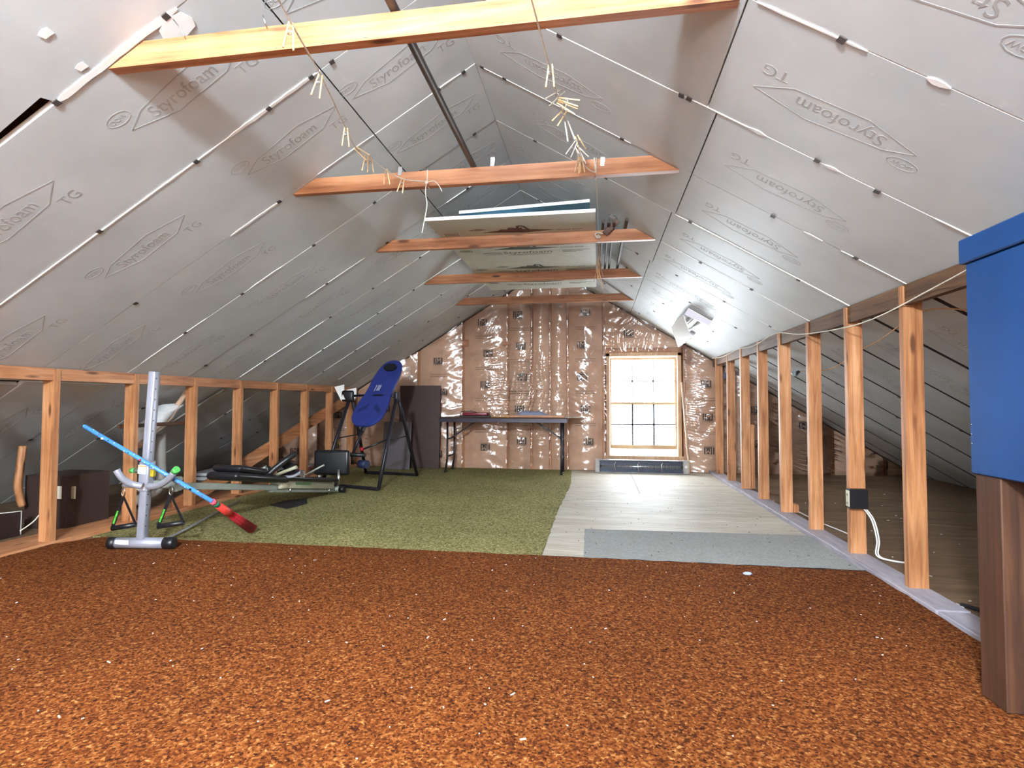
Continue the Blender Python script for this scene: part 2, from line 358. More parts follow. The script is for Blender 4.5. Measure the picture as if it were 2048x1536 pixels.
# logo print shared mesh: local x = up the slope, y = glyph up
lg = MB(); stroke(lg, [(-.30, -.005), (-.20, .045), (.08, .075), (.30, .03), (.17, -.05), (-.1, -.065)], .0055)
add_text(lg, 'Styrofoam', .088, -.02, .0, .92)
add_text(lg, 'TG', .075, .25, -.085); add_text(lg, 'DOW', .03, -.29, .07)
stroke(lg, [(-.29+.055*math.cos(t*.524), .07+.03*math.sin(t*.524)) for t in range(12)], .004)
LOGO = raw_mesh(lg, 'printed_logo', [M_INK])
fm = MB().box((-.012, -.012, -.002), (.012, .012, .002)); FAST = raw_mesh(fm, 'fastener', [M_FAST_SHADE])
def add_panel(sd, k, s0, s1, gap, logos, notch=None, edge=None):
    y0 = SEAM+ST*k+gap/2; y1 = SEAM+ST*(k+1)-gap/2; y1 = min(y1, D)
    y0 = max(y0, YR)
    if y1-y0 < .05: return None
    j = random.uniform(-.002, .002); T = .025
    pr = [(s0, y0), (s0, y1), (s1, y1), (s1, y0)]
    if notch: pr = notch(s0, s1, y0, y1)
    n = len(pr); lo = [slope_pt(sd, a, b, j) for a, b in pr]; hi = [slope_pt(sd, a, b, j+T) for a, b in pr]
    m = MB(); m.add(lo+hi, [list(range(n)), [n+i for i in range(n)][::-1]], mi=0)
    o = len(m.v)-2*n
    for i in range(n): m.f.append([o+i, o+(i+1) % n, o+n+(i+1) % n, o+n+i]); m.sm.append(False); m.mi.append(1)
    pan = m.build('foam_panel', [M_PANEL, edge or M_FOAM], ceil, origin=slope_pt(sd, (s0+s1)/2, (y0+y1)/2))
    ex = V(-sd/RN, 0, RP/RN); ey = V(0, -1, 0) if sd < 0 else V(0, 1, 0)
    for sc, yo in logos:
        if s0+.33 < sc < s1-.33 or True:
            if sc-.31 < s0 or sc+.31 > s1: continue
            place(LOGO, 'printed_logo', frame(slope_pt(sd, sc, y0+yo, j-.0004), ex, ey), pan)
    return pan
PAN = {}
KS = range(-7, 10)
def notch1(s0, s1, y0, y1):                # the seam by the first tie gapes into a black slot lower down
    return [(s0, y0), (s0, y1), (1.52, y1), (1.53, y1-.0), (1.545, y1-.044), (1.9, y1-.03), (2.35, y1-.018), (2.9, y1), (s1, y1), (s1, y0)]
for k in KS:
    yo = .27
    PAN[-1, k, 0] = add_panel(-1, k, .0, .690, .004, [(.36, yo)])
    st = {0: 1.17, 1: 1.05, 2: .98}.get(k, .95+.12*math.sin(k*2.1))
    PAN[-1, k, 1] = add_panel(-1, k, .698, 3.415, .006, [(st, yo), (st+1.0, yo), (st+2.0, yo)], notch1 if k == -1 else None)
    PAN[-1, k, 2] = add_panel(-1, k, 3.47 if k < 2 else 3.425, 5.45, .008, [(3.95+.1*math.sin(k), yo)])
    b = 1.315 if k <= 0 else (1.36 if k <= 2 else 1.335 if k < 5 else 1.31)
    PAN[1, k, 0] = add_panel(1, k, .002, b, .004, [(.40+.25*((k*7) % 3)/2, .33)])
    PAN[1, k, 1] = add_panel(1, k, b+.007, 2.62, .006, [(1.75+.05*math.sin(k), .33)])
    PAN[1, k, 2] = add_panel(1, k, 2.627, 5.45, .034 if k > 0 else .014, [(3.2+.05*math.sin(k*3), .33)], edge=M_FAST_SHADE)  # white foam sides coloured dark, painting shade into the wide gaps
# fasteners along the seams
def fast(sd, k, s):
    row = 0 if s < (.69 if sd < 0 else 1.33) else (1 if s < (3.42 if sd < 0 else 2.62) else 2)
    p = PAN.get((sd, k, row)) or PAN.get((sd, k-1, row))
    if p is None: return
    ex = V(-sd/RN, 0, RP/RN); ey = V(0, -1, 0) if sd < 0 else V(0, 1, 0); a = random.uniform(-.15, .15)
    e1 = ex*math.cos(a)+ey*math.sin(a); e2 = ey*math.cos(a)-ex*math.sin(a)
    place(FAST, 'fastener', frame(slope_pt(sd, s, SEAM+ST*k+random.uniform(-.006, .006), -.003), e1, e2), p)
for s in (1.53, 1.0): fast(-1, 0, s)
for s in (.63, .75, 1.0, 1.44, 2.05): fast(-1, 1, s)
for s in (.25, .08, 1.385, 2.5): fast(-1, 2, s)
for k in range(3, 10):
    s = .15+random.random()*.3
    while s < 4.8:
        if not (3.1 < s < 3.6): fast(-1, k, s)
        s += random.uniform(.38, .8)
for s in (1.62, .3): fast(1, 0, s)
for s in (.605, 1.20, 1.235, 1.806, 2.064, .12): fast(1, 1, s)
for s in (.948, 1.83, 2.277, .05, .2): fast(1, 2, s)
for k in range(3, 10):
    s = .1+random.random()*.3
    while s < 4.6:
        fast(1, k, s); s += random.uniform(.38, .75)
# torn white facer edges beside the seams
def torn(sd, k, s0, s1, w=.007, dy=0.0):
    row = 0 if s1 <= (.70 if sd < 0 else 1.34) else (1 if s1 <= (3.43 if sd < 0 else 2.63) else 2)
    p = PAN.get((sd, k, row)) or PAN.get((sd, k-1, row))
    n = max(3, int((s1-s0)/.04)); vs = []
    for i in range(n+1):
        s = s0+(s1-s0)*i/n; y = SEAM+ST*k+dy
        e = 1 if 0 < i < n else .2
        wa = w*e*(.6+.7*abs(noise.noise(V(s*13, k*3.1, sd)))); wb = w*e*(.5+.9*abs(noise.noise(V(s*17, k*3.1, sd+7))))
        vs += [slope_pt(sd, s, y-wa, -.0035), slope_pt(sd, s, y+wb, -.0035), slope_pt(sd, s, y+wb, .004), slope_pt(sd, s, y-wa, .004)]
    fs = []
    for i in range(n):
        a = i*4; b = a+4
        for j in range(4): fs.append((a+j, a+(j+1) % 4, b+(j+1) % 4, b+j))
    fs += [(0, 1, 2, 3), (n*4+3, n*4+2, n*4+1, n*4)]
    MB().add(vs, fs).build('torn_edge', M_FOAM, p)
for a in ((-1, 0, .95, 1.53, .016), (-1, 1, .72, 1.25, .011), (-1, 1, 1.25, 2.9, .0045), (-1, 2, .70, 1.10, .006), (-1, 2, 1.38, 1.75, .01), (-1, 2, .1, .3, .006),
          (-1, 4, .2, .6, .006), (-1, 4, 1.4, 2.0, .008), (-1, 5, .7, 1.5, .007), (-1, 3, 1.8, 2.1, .008), (-1, 3, 2.5, 3.1, .006), (-1, 5, 2.2, 3.2, .006), (-1, 6, .7, 1.4, .008), (-1, 6, 2.1, 3.2, .007), (-1, 7, 1.2, 2.9, .006), (-1, 8, .8, 1.6, .006), (-1, 8, 2.3, 3.1, .006),
          (1, 0, 1.35, 1.70, .004), (1, 0, 1.88, 1.95, .014), (1, 1, .1, .5, .002), (1, 1, 1.25, 1.58, .003), (1, 1, 2.3, 2.55, .004), (1, 2, .05, 1.0, .004), (1, 2, 2.2, 2.6, .004), (1, 2, 2.0, 2.1, .01),
          (1, 3, 1.37, 2.6, .011), (1, 4, 1.4, 2.1, .004), (1, 5, 1.8, 2.5, .004), (1, 1, 1.5, 1.58, .013), (1, 1, 1.84, 1.9, .011), (-1, 0, .66, .68, .01)):
    torn(*a)
# white patch of foam where the first tie passes the panels
for u, v, r in ((355, 55, .07), (90, 65, .022), (162, 132, .02)):
    P = at(u, v, (-RP, 0, 1), RZ-RP*RX); s = (RX-P.x)*RN
    pts = [(-r, -.5*r), (-.1*r, -.75*r), (r, -.45*r), (.8*r, .6*r), (-.9*r, .7*r)] if r < .05 else [(r*(1+.3*noise.noise(V(i, r*50, 0)))*math.cos(i*.785), r*(.7+.3*noise.noise(V(i, r*50, 3)))*math.sin(i*.785)) for i in range(8)]
    MB().prism(pts, slope_pt(-1, s, P.y, -.0032), V(-1/RN, 0, -RP/RN), V(0, 1, 0), .0008).build('torn_patch', M_FOAM, PAN[-1, -1, 1] if P.y < SEAM else PAN[-1, 0, 1])

# ================================================================== COLLAR TIES
HW = (RZ-ZT)/RP
for i in range(0, 5):
    y = YT+2*ST*i; h = .089; t = .038
    a = HW-.004; b = HW-h/RP-.004
    mb = MB(); p = [(RX-a, ZT), (RX+a, ZT), (RX+b, ZT+h), (RX-b, ZT+h)]
    c = .003
    mb.add([V(x, y, z) for x, z in p]+[V(x, y+t, z) for x, z in p], [(0, 1, 2, 3), (7, 6, 5, 4), (0, 4, 5, 1), (1, 5, 6, 2), (2, 6, 7, 3), (3, 7, 4, 0)])
    if i >= 0:
        nm = ['nearest the camera, cut by the top of the picture', 'second from the camera, with clothesline knots', 'third from the camera, under the near end of the foam sheets',
              'fourth from the camera, halfway under the foam sheets', 'farthest, close to the plastic covered wall'][i]
        o = tag(mb.build('collar_tie', 'tie_x'), 'orange-brown wooden collar tie '+nm, 'beam', 'collar ties across the attic')
        if i == 1:
            for u in (985, 1205, 800):
                q = ay(u, 325 if u != 800 else 344, y-.001); MB().prism([(-.012, -.018), (.008, -.02), (.014, .012), (.012, .03), (-.01, .03)], q, (1, 0, 0), (0, 0, 1), .0015).build('tape_scrap', M_STEEL, o)
        if i == 0:
            q = ay(362, 70, y-.01); MB().tube([q+V(-.02, -.015, .05), q+V(.0, 0, .02), q+V(.014, .008, -.012)], .0022, 6).build('bent_nail', M_STEEL, o)
            q = ay(531, 52, y-.01); MB().tube([q+V(-.003, -.012, .03), q+V(.002, .008, -.006)], .002, 6).build('bent_nail', M_STEEL, o)
    else:
        tag(mb.build('collar_tie', 'tie_x'), 'orange-brown wooden collar tie overhead behind the camera', 'beam', 'collar ties across the attic')

# ================================================================== KNEE WALLS
wr = sroot('wall_right', (XR, 4.3, 0))
zt = roof(XR)
def plate_poly(x0, x1, dz): pass
# top plate: sloping-topped plank tucked under the panels behind the stud heads
p0, p1 = YR, D-.03
mb = MB(); a, b = XR+.034, XR+.072
def qz(x, d): return roof(x)-.004-d
mb.hull8([V(a, p0, qz(a, .125)), V(b, p0, qz(a, .125)), V(b, p1, qz(a, .125)), V(a, p1, qz(a, .125)), V(a, p0, qz(a, 0)), V(b, p0, qz(b, 0)), V(b, p1, qz(b, 0)), V(a, p1, qz(a, 0))])
# studs are notched round it in the photograph; here the plank sits between the studs
for i in range(-8, 8):
    y0 = 2.9064+ST*i+.039; y1 = 2.9064+ST*(i+1)-.001
    if y0 < YR: continue
    if i == 7: y1 = D-.1
    m2 = MB(); m2.hull8([V(a, y0, qz(a, .10)), V(b, y0, qz(a, .10)), V(b, y1, qz(a, .10)), V(a, y1, qz(a, .10)), V(a, y0, qz(a, .0)), V(b, y0, qz(b, .0)), V(b, y1, qz(b, .0)), V(a, y1, qz(a, .0))])
    m2.build('blocking', 'oldwood_y', wr)
for i in range(-8, 8):
    y = 2.9064+ST*i
    if y < YR: continue
    x0, x1 = XR+.026, XR+.113; t = .038; zb = .034; f = random.uniform(-.004, .004)
    m2 = MB(); m2.hull8([V(x0, y, zb), V(x1, y, zb), V(x1, y+t, zb), V(x0, y+t, zb), V(x0+f, y, roof(x0+f)-.012), V(x1, y, roof(x1)-.012), V(x1, y+t, roof(x1)-.012), V(x0+f, y+t, roof(x0+f)-.012)])
    m2.build('stud', 'fir_z', wr)
MB().box((1.442, 2.62, .0), (1.58, D-.03, .034), .003).build('sole_plate', M_SOLE, wr)
MB().box((1.446, YR, .0), (1.58, 2.612, .031), .003).build('sole_plate', M_SOLE, wr)
for y, z in ((4.85, .1), (5.46+.62, .7)):   # short blocks scabbed to the studs
    MB().box((XR+.116, y-.13, .035), (XR+.154, y-.04, z), .003).build('scab_block', 'fir_z', wr)

wl = sroot('wall_left', (XL, 5, 0))
YL = 2.9505
for i in range(-8, 8):
    y = YL+ST*i
    if y < YR: continue
    x1, x0 = XL-.026, XL-.113; t = .038
    m2 = MB(); m2.hull8([V(x0, y, .034), V(x1, y, .034), V(x1, y+t, .034), V(x0, y+t, .034), V(x0, y, roof(x0)-.012), V(x1, y, roof(x1)-.012), V(x1, y+t, roof(x1)-.012), V(x0, y+t, roof(x0)-.012)])
    m2.build('stud', 'fir_z', wl)
a, b = XL-.072, XL-.034
for i in range(-9, 8):
    y0 = YL+ST*i+.039; y1 = YL+ST*(i+1)-.001
    if y0 < YR: continue
    if i == 7: y1 = D-.1
    m2 = MB(); m2.hull8([V(a, y0, qz(a, .055)), V(b, y0, qz(a, .055)), V(b, y1, qz(a, .055)), V(a, y1, qz(a, .055)), V(a, y0, qz(a, 0)), V(b, y0, qz(b, 0)), V(b, y1, qz(b, 0)), V(a, y1, qz(a, 0))])
    m2.build('blocking', 'tie_y', wl)
MB().box((XL-.32, YR, 0), (XL-.012, D-.03, .034), .003).build('sole_plate', 'tie_y', wl)
MB().beam((XL-.136, 4.1, .03), (XL-.136, 7.3, .98), .13, .038, (0, -.28, 1)).build('diagonal_brace', 'tie_y', wl)
MB().beam((XL-.125, YL+ST-.04, .74), (XL-.125, YL+2*ST+.06, .745), .03, .018).build('cross_stick', 'brown_y', wl)

# ================================================================== END WALL
WX0, WX1, WZ0, WZ1 = .165, 1.06, .215, 1.56          # window opening
wall = MB()
for (x0, x1, z0, z1) in ((-5.6, WX0, -.1, 3.1), (WX1, 4.4, -.1, 3.1), (WX0, WX1, -.1, WZ0), (WX0, WX1, WZ1, 3.1)):
    wall.box((x0, D+.09, z0), (x1, D+.14, z1))
we = struct(wall.build('wall_end', 'oldwood_x', origin=(RX, D+.1, 0)))
wallr = MB()
RWX0, RWX1, RWZ0, RWZ1 = -1.6, .2, .85, 1.95
for (x0, x1, z0, z1) in ((-5.6, RWX0, -.1, 3.1), (RWX1, 4.4, -.1, 3.1), (RWX0, RWX1, -.1, RWZ0), (RWX0, RWX1, RWZ1, 3.1)):
    wallr.box((x0, YR-.1, z0), (x1, YR-.04, z1))
wrr = struct(wallr.build('wall_rear', M_KRAFT, origin=(RX, YR-.1, 0)))
studs_x = [-4.7, -4.1, -3.5, -2.55, -1.888, -1.242, -.905, -.648, -.407, .085, 1.15, 1.75, 2.36, 2.97, 3.58]
for i, x in enumerate(studs_x):
    top = roof(x-.02)-.01 if x < RX else roof(x+.02)-.01
    MB().box((x-.019, D-.0, 0), (x+.019, D+.088, top), .002).build('wall_stud', 'fir_z', we)
MB().box((-1.93, D-.024, 1.725), (-1.17, D-.002, 1.825), .003).build('nailing_board', 'tie_x', we)
MB().box((WX0-.06, D, WZ1+.02), (WX1+.06, D+.088, WZ1+.11), .003).build('window_header', 'fir_x', we)
def bulge(x):
    for a, b in zip(studs_x[:-1], studs_x[1:]):
        if a <= x <= b:
            t = (x-a)/(b-a); return (min(.055, .16*(b-a)))*math.sin(math.pi*t)**.8
    return 0
def in_win(x, z, m=.05): return WX0-m < x < WX1+m and WZ0-m < z < WZ1+m
JMm = MB()
JMm.prism([(-.065, -.045), (.065, -.045), (.065, .045), (-.065, .045)], (0, 0, -.0006), (1, 0, 0), (0, 1, 0), .0008)
add_text(JMm, 'JM', .105, 0, 0, 1.0, mi=1, z=.0012)
JMm.prism([(-.07, -.058), (.07, -.058), (.07, -.054), (-.07, -.054)], (0, 0, -.0006), (1, 0, 0), (0, 1, 0), .0008)
JM = raw_mesh(JMm, 'printed_logo', [M_JM, M_KRAFT])
ruled = MB()
for j in range(2): ruled.prism([(-.14, -.006+.03*j), (.14, -.006+.03*j), (.14, -.002+.03*j), (-.14, -.002+.03*j)], (0, 0, 0), (1, 0, 0), (0, 1, 0), .0008)
RULE = raw_mesh(ruled, 'printed_line', [M_JM])
for bi, (a, b) in enumerate(zip(studs_x[:-1], studs_x[1:])):
    win = a > 0 and b < 1.2
    segs = [(0, None)] if not win else [(0, WZ0-.02), (WZ1+.11, None)]
    for z0, z1 in segs:
        nx, nz = 8, 40; vs = []; fs = []; a2, b2 = a+.02, b-.02
        for i in range(nx+1):
            x = a2+(b2-a2)*i/nx; top = roof(x)-.02 if z1 is None else z1
            for j in range(nz+1):
                z = z0+(top-z0)*j/nz; e = min(1, (z-z0)/.08+.2, (top-z)/.08+.2)
                y = D-.004-bulge(x)*e*(.85+.3*noise.noise(V(x*2, z*2.2, bi)))-.006*noise.noise(V(x*11, z*7, 2))
                vs.append(V(x, y, max(z, z0+.002)))
        for i in range(nx):
            for j in range(nz): fs.append((i*(nz+1)+j, (i+1)*(nz+1)+j, (i+1)*(nz+1)+j+1, i*(nz+1)+j+1))
        bt = MB().add(vs, fs, True).build('kraft_batt', M_KRAFT, we, origin=((a+b)/2, D, z0))
        xc = (a+b)/2; zz = z0+.2+.1*(bi % 3); nlog = 0
        if b-a < .3: continue
        if win: xc = .42
        while zz < (roof(xc) if z1 is None else z1)-.15:
            flip = (nlog+bi) % 3 == 1
            xx = xc+(.0 if win else random.uniform(-.05, .05)); yy = D-.004-bulge(xx)*1.16-.012
            e1, e2 = (V(1, 0, 0), V(0, 0, 1)) if not flip else (V(-1, 0, 0), V(0, 0, -1))
            place(JM, 'printed_logo', frame(V(xx, yy, zz), e1, e2), bt)
            if zz+.22 < roof(xc)-.2: place(RULE, 'printed_line', frame(V(xc, yy, zz+.22), V(1, 0, 0), V(0, 0, 1)), bt)
            zz += .44; nlog += 1
# clear plastic sheet over the wall, pinched at the studs and wrinkled
nx, nz = 330, 130; x0, x1 = -4.9, 3.6; vs = []; fs = []; idx = {}
def crease(x, z):
    y = 0
    for c, (cx, cz, ang, wl_, am) in enumerate(((-1.25, 1.15, .9, .10, .030), (-.75, 1.0, -.9, .09, .028), (-1.0, .55, .7, .10, .02), (.5, 1.75, .15, .07, .022), (-.1, 1.0, 1.5, .05, .010), (-1.5, 1.95, 1.1, .09, .018), (1.32, 1.0, 1.6, .07, .02), (-2.9, .6, 1.2, .1, .02), (2.0, .4, 1.2, .1, .03), (2.6, .3, 1.1, .1, .03))):
        dx, dz = x-cx, z-cz; r = math.exp(-(dx*dx+dz*dz)/.28)
        if r < .02: continue
        q = dx*math.cos(ang)+dz*math.sin(ang)+.06*noise.noise(V(x*3, z*3, c))
        y += am*r*math.sin(q/wl_*2*math.pi)
    return y
for i in range(nx+1):
    x = x0+(x1-x0)*i/nx; top = roof(x)-.015
    for j in range(nz+1):
        z = .02+(top-.02)*j/nz
        y = D-.030-bulge(x)*1.12-.012*noise.noise(V(x*1.6, z*1.6, 3))
        y -= abs(crease(x, z))*1.3
        r1 = 1-abs(noise.noise(V(x*5+.6*noise.noise(V(x*2, z*2, 8)), z*6, 11))); r2 = 1-abs(noise.noise(V(x*9, z*14, 17)))
        y -= .014*r1**3+.005*r2**3
        vs.append(V(x, min(y, D-.012), z))
for i in range(nx):
    for j in range(nz):
        a = i*(nz+1)+j; c = (vs[a]+vs[a+nz+2])/2
        if in_win(c.x, c.z, .055): continue
        fs.append((a, a+nz+1, a+nz+2, a+1))
MB().add(vs, fs, True).build('plastic_sheet', M_FILM, we)

# window
win = struct(MB().box((WX0-.05, D-.035, WZ0-.06), (WX0, D+.13, WZ1+.045), .004).box((WX1, D-.035, WZ0-.06), (WX1+.05, D+.13, WZ1+.045), .004)
             .box((WX0-.05, D-.035, WZ1), (WX1+.05, D+.13, WZ1+.05), .004).box((WX0-.07, D-.06, WZ0-.065), (WX1+.07, D+.13, WZ0), .004).build('window_1', wood('casing_z', 'a8805a', 'c29a74', 'd2b08c', 'z', .5, False), origin=(.61, D, WZ0)))
M_SASH = wood('sash_x', 'b89a6c', 'cdb288', 'dcc6a0', 'x', .5, False)
def sash(name, z0, z1, y, wbot, wtop, mat):
    s = 0.022
    m = MB().box((WX0+.004, y, z0), (WX0+.004+s, y+.03, z1), .003).box((WX1-.004-s, y, z0), (WX1-.004, y+.03, z1), .003)
    m.box((WX0+.004+s, y, z0), (WX1-.004-s, y+.03, z0+wbot), .003).box((WX0+.004+s, y, z1-wtop), (WX1-.004-s, y+.03, z1), .003)
    o = m.build(name, mat, win); xa, xb = WX0+.004+s, WX1-.004-s; za, zb = z0+wbot, z1-wtop
    for i in (1, 2):
        x = xa+(xb-xa)*i/3; MB().box((x-.011, y+.004, za), (x+.011, y+.022, zb)).build('muntin', M_DARKM if name == 'lower_sash' else M_WHITE, o)
    zm = (za+zb)/2; MB().box((xa, y+.004, zm-.010), (xb, y+.022, zm+.010)).build('muntin', M_DARKM if name == 'lower_sash' else M_WHITE, o)
    for i in range(3):
        for (p, q) in ((za, zm-.006), (zm+.006, zb)):
            MB().box((xa+(xb-xa)*i/3+.006, y+.011, p), (xa+(xb-xa)*(i+1)/3-.006, y+.014, q)).build('pane', M_GLASS, o)
sash('upper_sash', .90, WZ1-.01, D+.075, .03, .03, M_SASH)
sash('lower_sash', .30, .935, D+.03, .055, .025, M_SASH)
w2 = struct(MB().box((RWX0-.06, YR-.12, RWZ0-.06), (RWX1+.06, YR-.0, RWZ0)).box((RWX0-.06, YR-.12, RWZ1), (RWX1+.06, YR, RWZ1+.06)).box((RWX0-.06, YR-.12, RWZ0), (RWX0, YR, RWZ1))
       .box((RWX1, YR-.12, RWZ0), (RWX1+.06, YR, RWZ1)).box((-.72, YR-.1, RWZ0), (-.68, YR-.05, RWZ1)).box((RWX0, YR-.1, 1.38), (-.72, YR-.05, 1.42)).box((-.68, YR-.1, 1.38), (RWX1, YR-.05, 1.42)).build('window_2', M_WHITE))  # unseen rear window, sized to widen highlight streaks on the plastic sheet

# ================================================================== PENDANT BULB (above the camera's view)
LX, LY, LZ = -.6, -1.3, 2.28
lamp = thing('globe_lamp', 'frosted globe lamp hanging from the ridge above the camera', 'lamp', (LX, LY, LZ-.12))
MB().cyl((LX, LY, LZ+.2), (LX, LY, roof(LX)-.012), .004, n=8).build('cord', M_BLACK, lamp)
MB().cyl((LX, LY, LZ+.11), (LX, LY, LZ+.21), .03, .02).build('socket', M_BLACK, lamp)
em, ent, eb = newmat('lit_globe'); eb.inputs['Emission Color'].default_value = (.86, 1, 1.10, 1); eb.inputs['Emission Strength'].default_value = BULB_E
MB().ell((LX, LY, LZ), (.12, .12, .12), 24, 14).build('globe', em, lamp)

# ================================================================== POLE AND FOAM SHEETS ON THE TIES
tag(MB().tube([(-.665, .3, 2.264), (-.69, 2.98, 2.264)], .0165, 12).build('pipe', plain('dull_pipe', '5a5652', .45, .5)), 'long dull grey pipe resting across the two nearest ties', 'pipe')
FB = plain('foam_board_face', 'c6cac0', .5, var=.05); FBL = plain('foam_blue', '9ad2f0', .6, var=.1)
bm_ = MB().box((-1.235, 3.735, 2.247), (-.01, 6.17, 2.272), .002)
fb = tag(bm_.build('foam_sheet', [FB]), 'pale foam sheet lying on the ties, printed face down, lowest of three', 'foam board', 'foam sheets stored on the ties')
MB().box((-1.236, 3.731, 2.247), (-.009, 3.736, 2.272)).build('cut_edge', M_FOAM, fb)
def print_on(y, mat, word):
    m = MB(); o = (-.58, y)
    m.prism([(-.30, -.13), (.02, -.045), (.02, -.085), (.26, -.13), (.02, -.165)], (0, 0, 0), (1, 0, 0), (0, 1, 0), .0008)
    for k, (a, b) in enumerate(((-.16, .0), (-.09, .03), (-.02, .07))):
        stroke(m, [(a, -.12), (a+.01, b-.08), (a+.05, b-.085), (a+.10, -.14)], .022, False)
    m.prism([(-.40, -.06), (-.33, -.04), (-.26, -.06), (-.33, -.08)], (0, 0, 0), (1, 0, 0), (0, 1, 0), .0008)
    add_text(m, 'DOW', .022, -.33, -.06, mi=1, z=.0012)
    stroke(m, [(-.60, -.12), (-.50, -.12), (-.50, -.17), (-.60, -.17)], .006)
    for q in range(3): stroke(m, [(-.585, -.135-.01*q), (-.515, -.135-.01*q)], .003, False)
    add_text(m, 'Styrofoam', .095, -.02, -.245, 1.1); add_text(m, 'SQUARE EDGE', .03, .37, -.14)
    for q in range(3): stroke(m, [(.28, -.225-.028*q), (.52-.06*q, -.225-.028*q)], .009, False)
    for q in range(2): stroke(m, [(-.2, -.30-.018*q), (.18, -.30-.018*q)], .004, False)
    stroke(m, [(-.42, -.24), (-.36, -.215), (-.3, -.225), (-.25, -.245)], .006); stroke(m, [(-.4, -.28), (-.25, -.28)], .007, False)
    me = raw_mesh(m, 'printed_logo', [mat, FB])
    place(me, 'printed_logo', frame(V(o[0], o[1], 2.2466), (1, 0, 0), (0, -1, 0)), fb)
print_on(3.93, M_INKD, True); print_on(4.40, M_INKG, True); print_on(5.06, M_INKG, True); print_on(5.66, M_INKG, True)
a = ay(918, 421, 3.80); b = ay(1180, 405, 3.80)
def sheet(x0, x1, y0, y1, zl, zr, th, name, label, mats):
    m = MB(); p = [V(x0, y0, zl), V(x1, y0, zr), V(x1, y1, zr), V(x0, y1, zl)]; q = [v+V(0, 0, th) for v in p]
    m.hull8(p+q)
    for i in range(len(m.mi)): m.mi[i] = 1
    m.mi[0] = 0
    return tag(m.build(name, mats), label, 'foam board', 'foam sheets stored on the ties')
sheet(a.x, -.05, 3.80, 5.9, 2.312, 2.345, .022, 'foam_sheet', 'blue foam sheet with white edge, middle of the three on the ties', [FBL, M_FOAM])
for z, x in ((2.273, -.95), (2.273, -.12)):
    pass
sheet(ay(960, 410, 3.92).x, -.06, 3.92, 5.7, 2.338, 2.372, .018, 'foam_sheet', 'narrow white foam sheet on top of the three on the ties', [M_FOAM, M_FOAM])
tag(MB().box((-.9, 3.9, 2.2725), (-.5, 5.6, 2.308), .002).build('foam_offcut', FBL), 'blue foam offcut wedged between the foam sheets', 'foam board')

# ================================================================== CLOTHESLINES AND PINS
def spline(pts, n=6):
    P = [Vector(p) for p in pts]; out = []
    for i in range(len(P)-1):
        p0 = P[max(0, i-1)]; p1 = P[i]; p2 = P[i+1]; p3 = P[min(len(P)-1, i+2)]
        for j in range(n):
            t = j/n; out.append(.5*((2*p1)+(p2-p0)*t+(2*p0-5*p1+4*p2-p3)*t*t+(3*p1-p0-3*p2+p3)*t**3))
    return out+[P[-1]]
zc = 2.12
Lp = [az(520, -70, zc), az(583, 47, zc), az(642, 152, zc), az(693, 260, zc), ay(713, 297, 2.46), ay(736, 313, 2.56), ay(772, 340, 2.70), ay(806, 358, 2.80), ay(853, 363, 2.885)]
cl = thing('clothesline', 'white clothesline rope running under the ties on the left, knotted at the second tie', 'rope', Lp[0])
MB().tube([V(Lp[0].x+.02, -1.4, 2.13)]+spline(Lp, 5), .0028, 7).build('cord', M_ROPE, cl)
k = ay(853, 365, 2.888)
MB().tube([V(k.x, 2.903, k.z-.005), V(k.x, 2.903, 2.248), V(k.x, 2.928, 2.2525), V(k.x, 2.95, 2.248), V(k.x, 2.951, 2.152), V(k.x, 2.92, k.z-.012)], .0028, 7).build('tie_loop', M_ROPE, cl)
MB().ell(k, (.012, .009, .010)).build('knot', M_ROPE, cl)
MB().tube(spline([k, ay(868, 362, 2.88), ay(877, 370, 2.88), ay(884, 383, 2.88)], 5), .0026, 6).build('loose_end', M_ROPE, cl)
MB().tube(spline([k, ay(851, 385, 2.88), ay(854, 410, 2.88), ay(849, 440, 2.88), ay(844, 466, 2.88)], 5), .0026, 6).build('loose_end', M_ROPE, cl)
Rp = [az(1040, -90, zc), az(1066, 10, zc), az(1101, 140, zc), az(1116, 196, zc), az(1131, 240, zc), ay(1146, 285, 2.66), ay(1158, 314, 2.78), ay(1176, 338, 2.86), ay(1191, 345, 2.9)]
c2 = thing('clothesline', 'white clothesline rope running along the ties beside the foam sheets on the right', 'rope', Rp[0])
MB().tube([V(Rp[0].x-.01, -1.4, 2.13)]+spline(Rp, 5), .0028, 7).build('cord', M_ROPE, c2)
q = Rp[-1]
MB().tube([V(q.x, 2.903, q.z), V(q.x-.006, 2.902, 2.25), V(q.x, 2.95, 2.25), V(q.x, 2.951, 2.15), V(q.x+.002, 2.92, 2.148)], .0028, 7).build('tie_loop', M_ROPE, c2)
MB().tube(spline([V(q.x+.004, 2.90, 2.25), V(q.x+.004, 2.902, 2.152), V(q.x+.012, 3.5, 2.15), V(.012, 4.10, 2.152), V(.012, 4.122, 2.2), ], 6), .0024, 6).build('cord', M_ROPE, c2)
MB().ell(ay(1197, 473, 4.105), (.018, .012, .015)).build('knot', M_ROPE, c2)
fr = thing('frayed_rope', 'frayed tan rope end hanging beside the foam sheets', 'rope', ay(1197, 540, 4.6))
for i in range(9):
    u = random.uniform(-6, 6); v0 = random.uniform(488, 540); v1 = min(v0+random.uniform(25, 50), 585)
    MB().tube(spline([ay(1197+u*.2, v0, 4.62), ay(1196+u*.8, (v0+v1)/2, 4.63), ay(1196+u*1.8, v1, 4.62)], 4), .0022, 5).build('strand', M_TWINE, fr)
MB().tube(spline([V(.014, 4.17, 2.247), ay(1197, 492, 4.5), ay(1196, 520, 4.62), ay(1196, 560, 4.62)], 5), .005, 7).build('core', M_TWINE, fr)
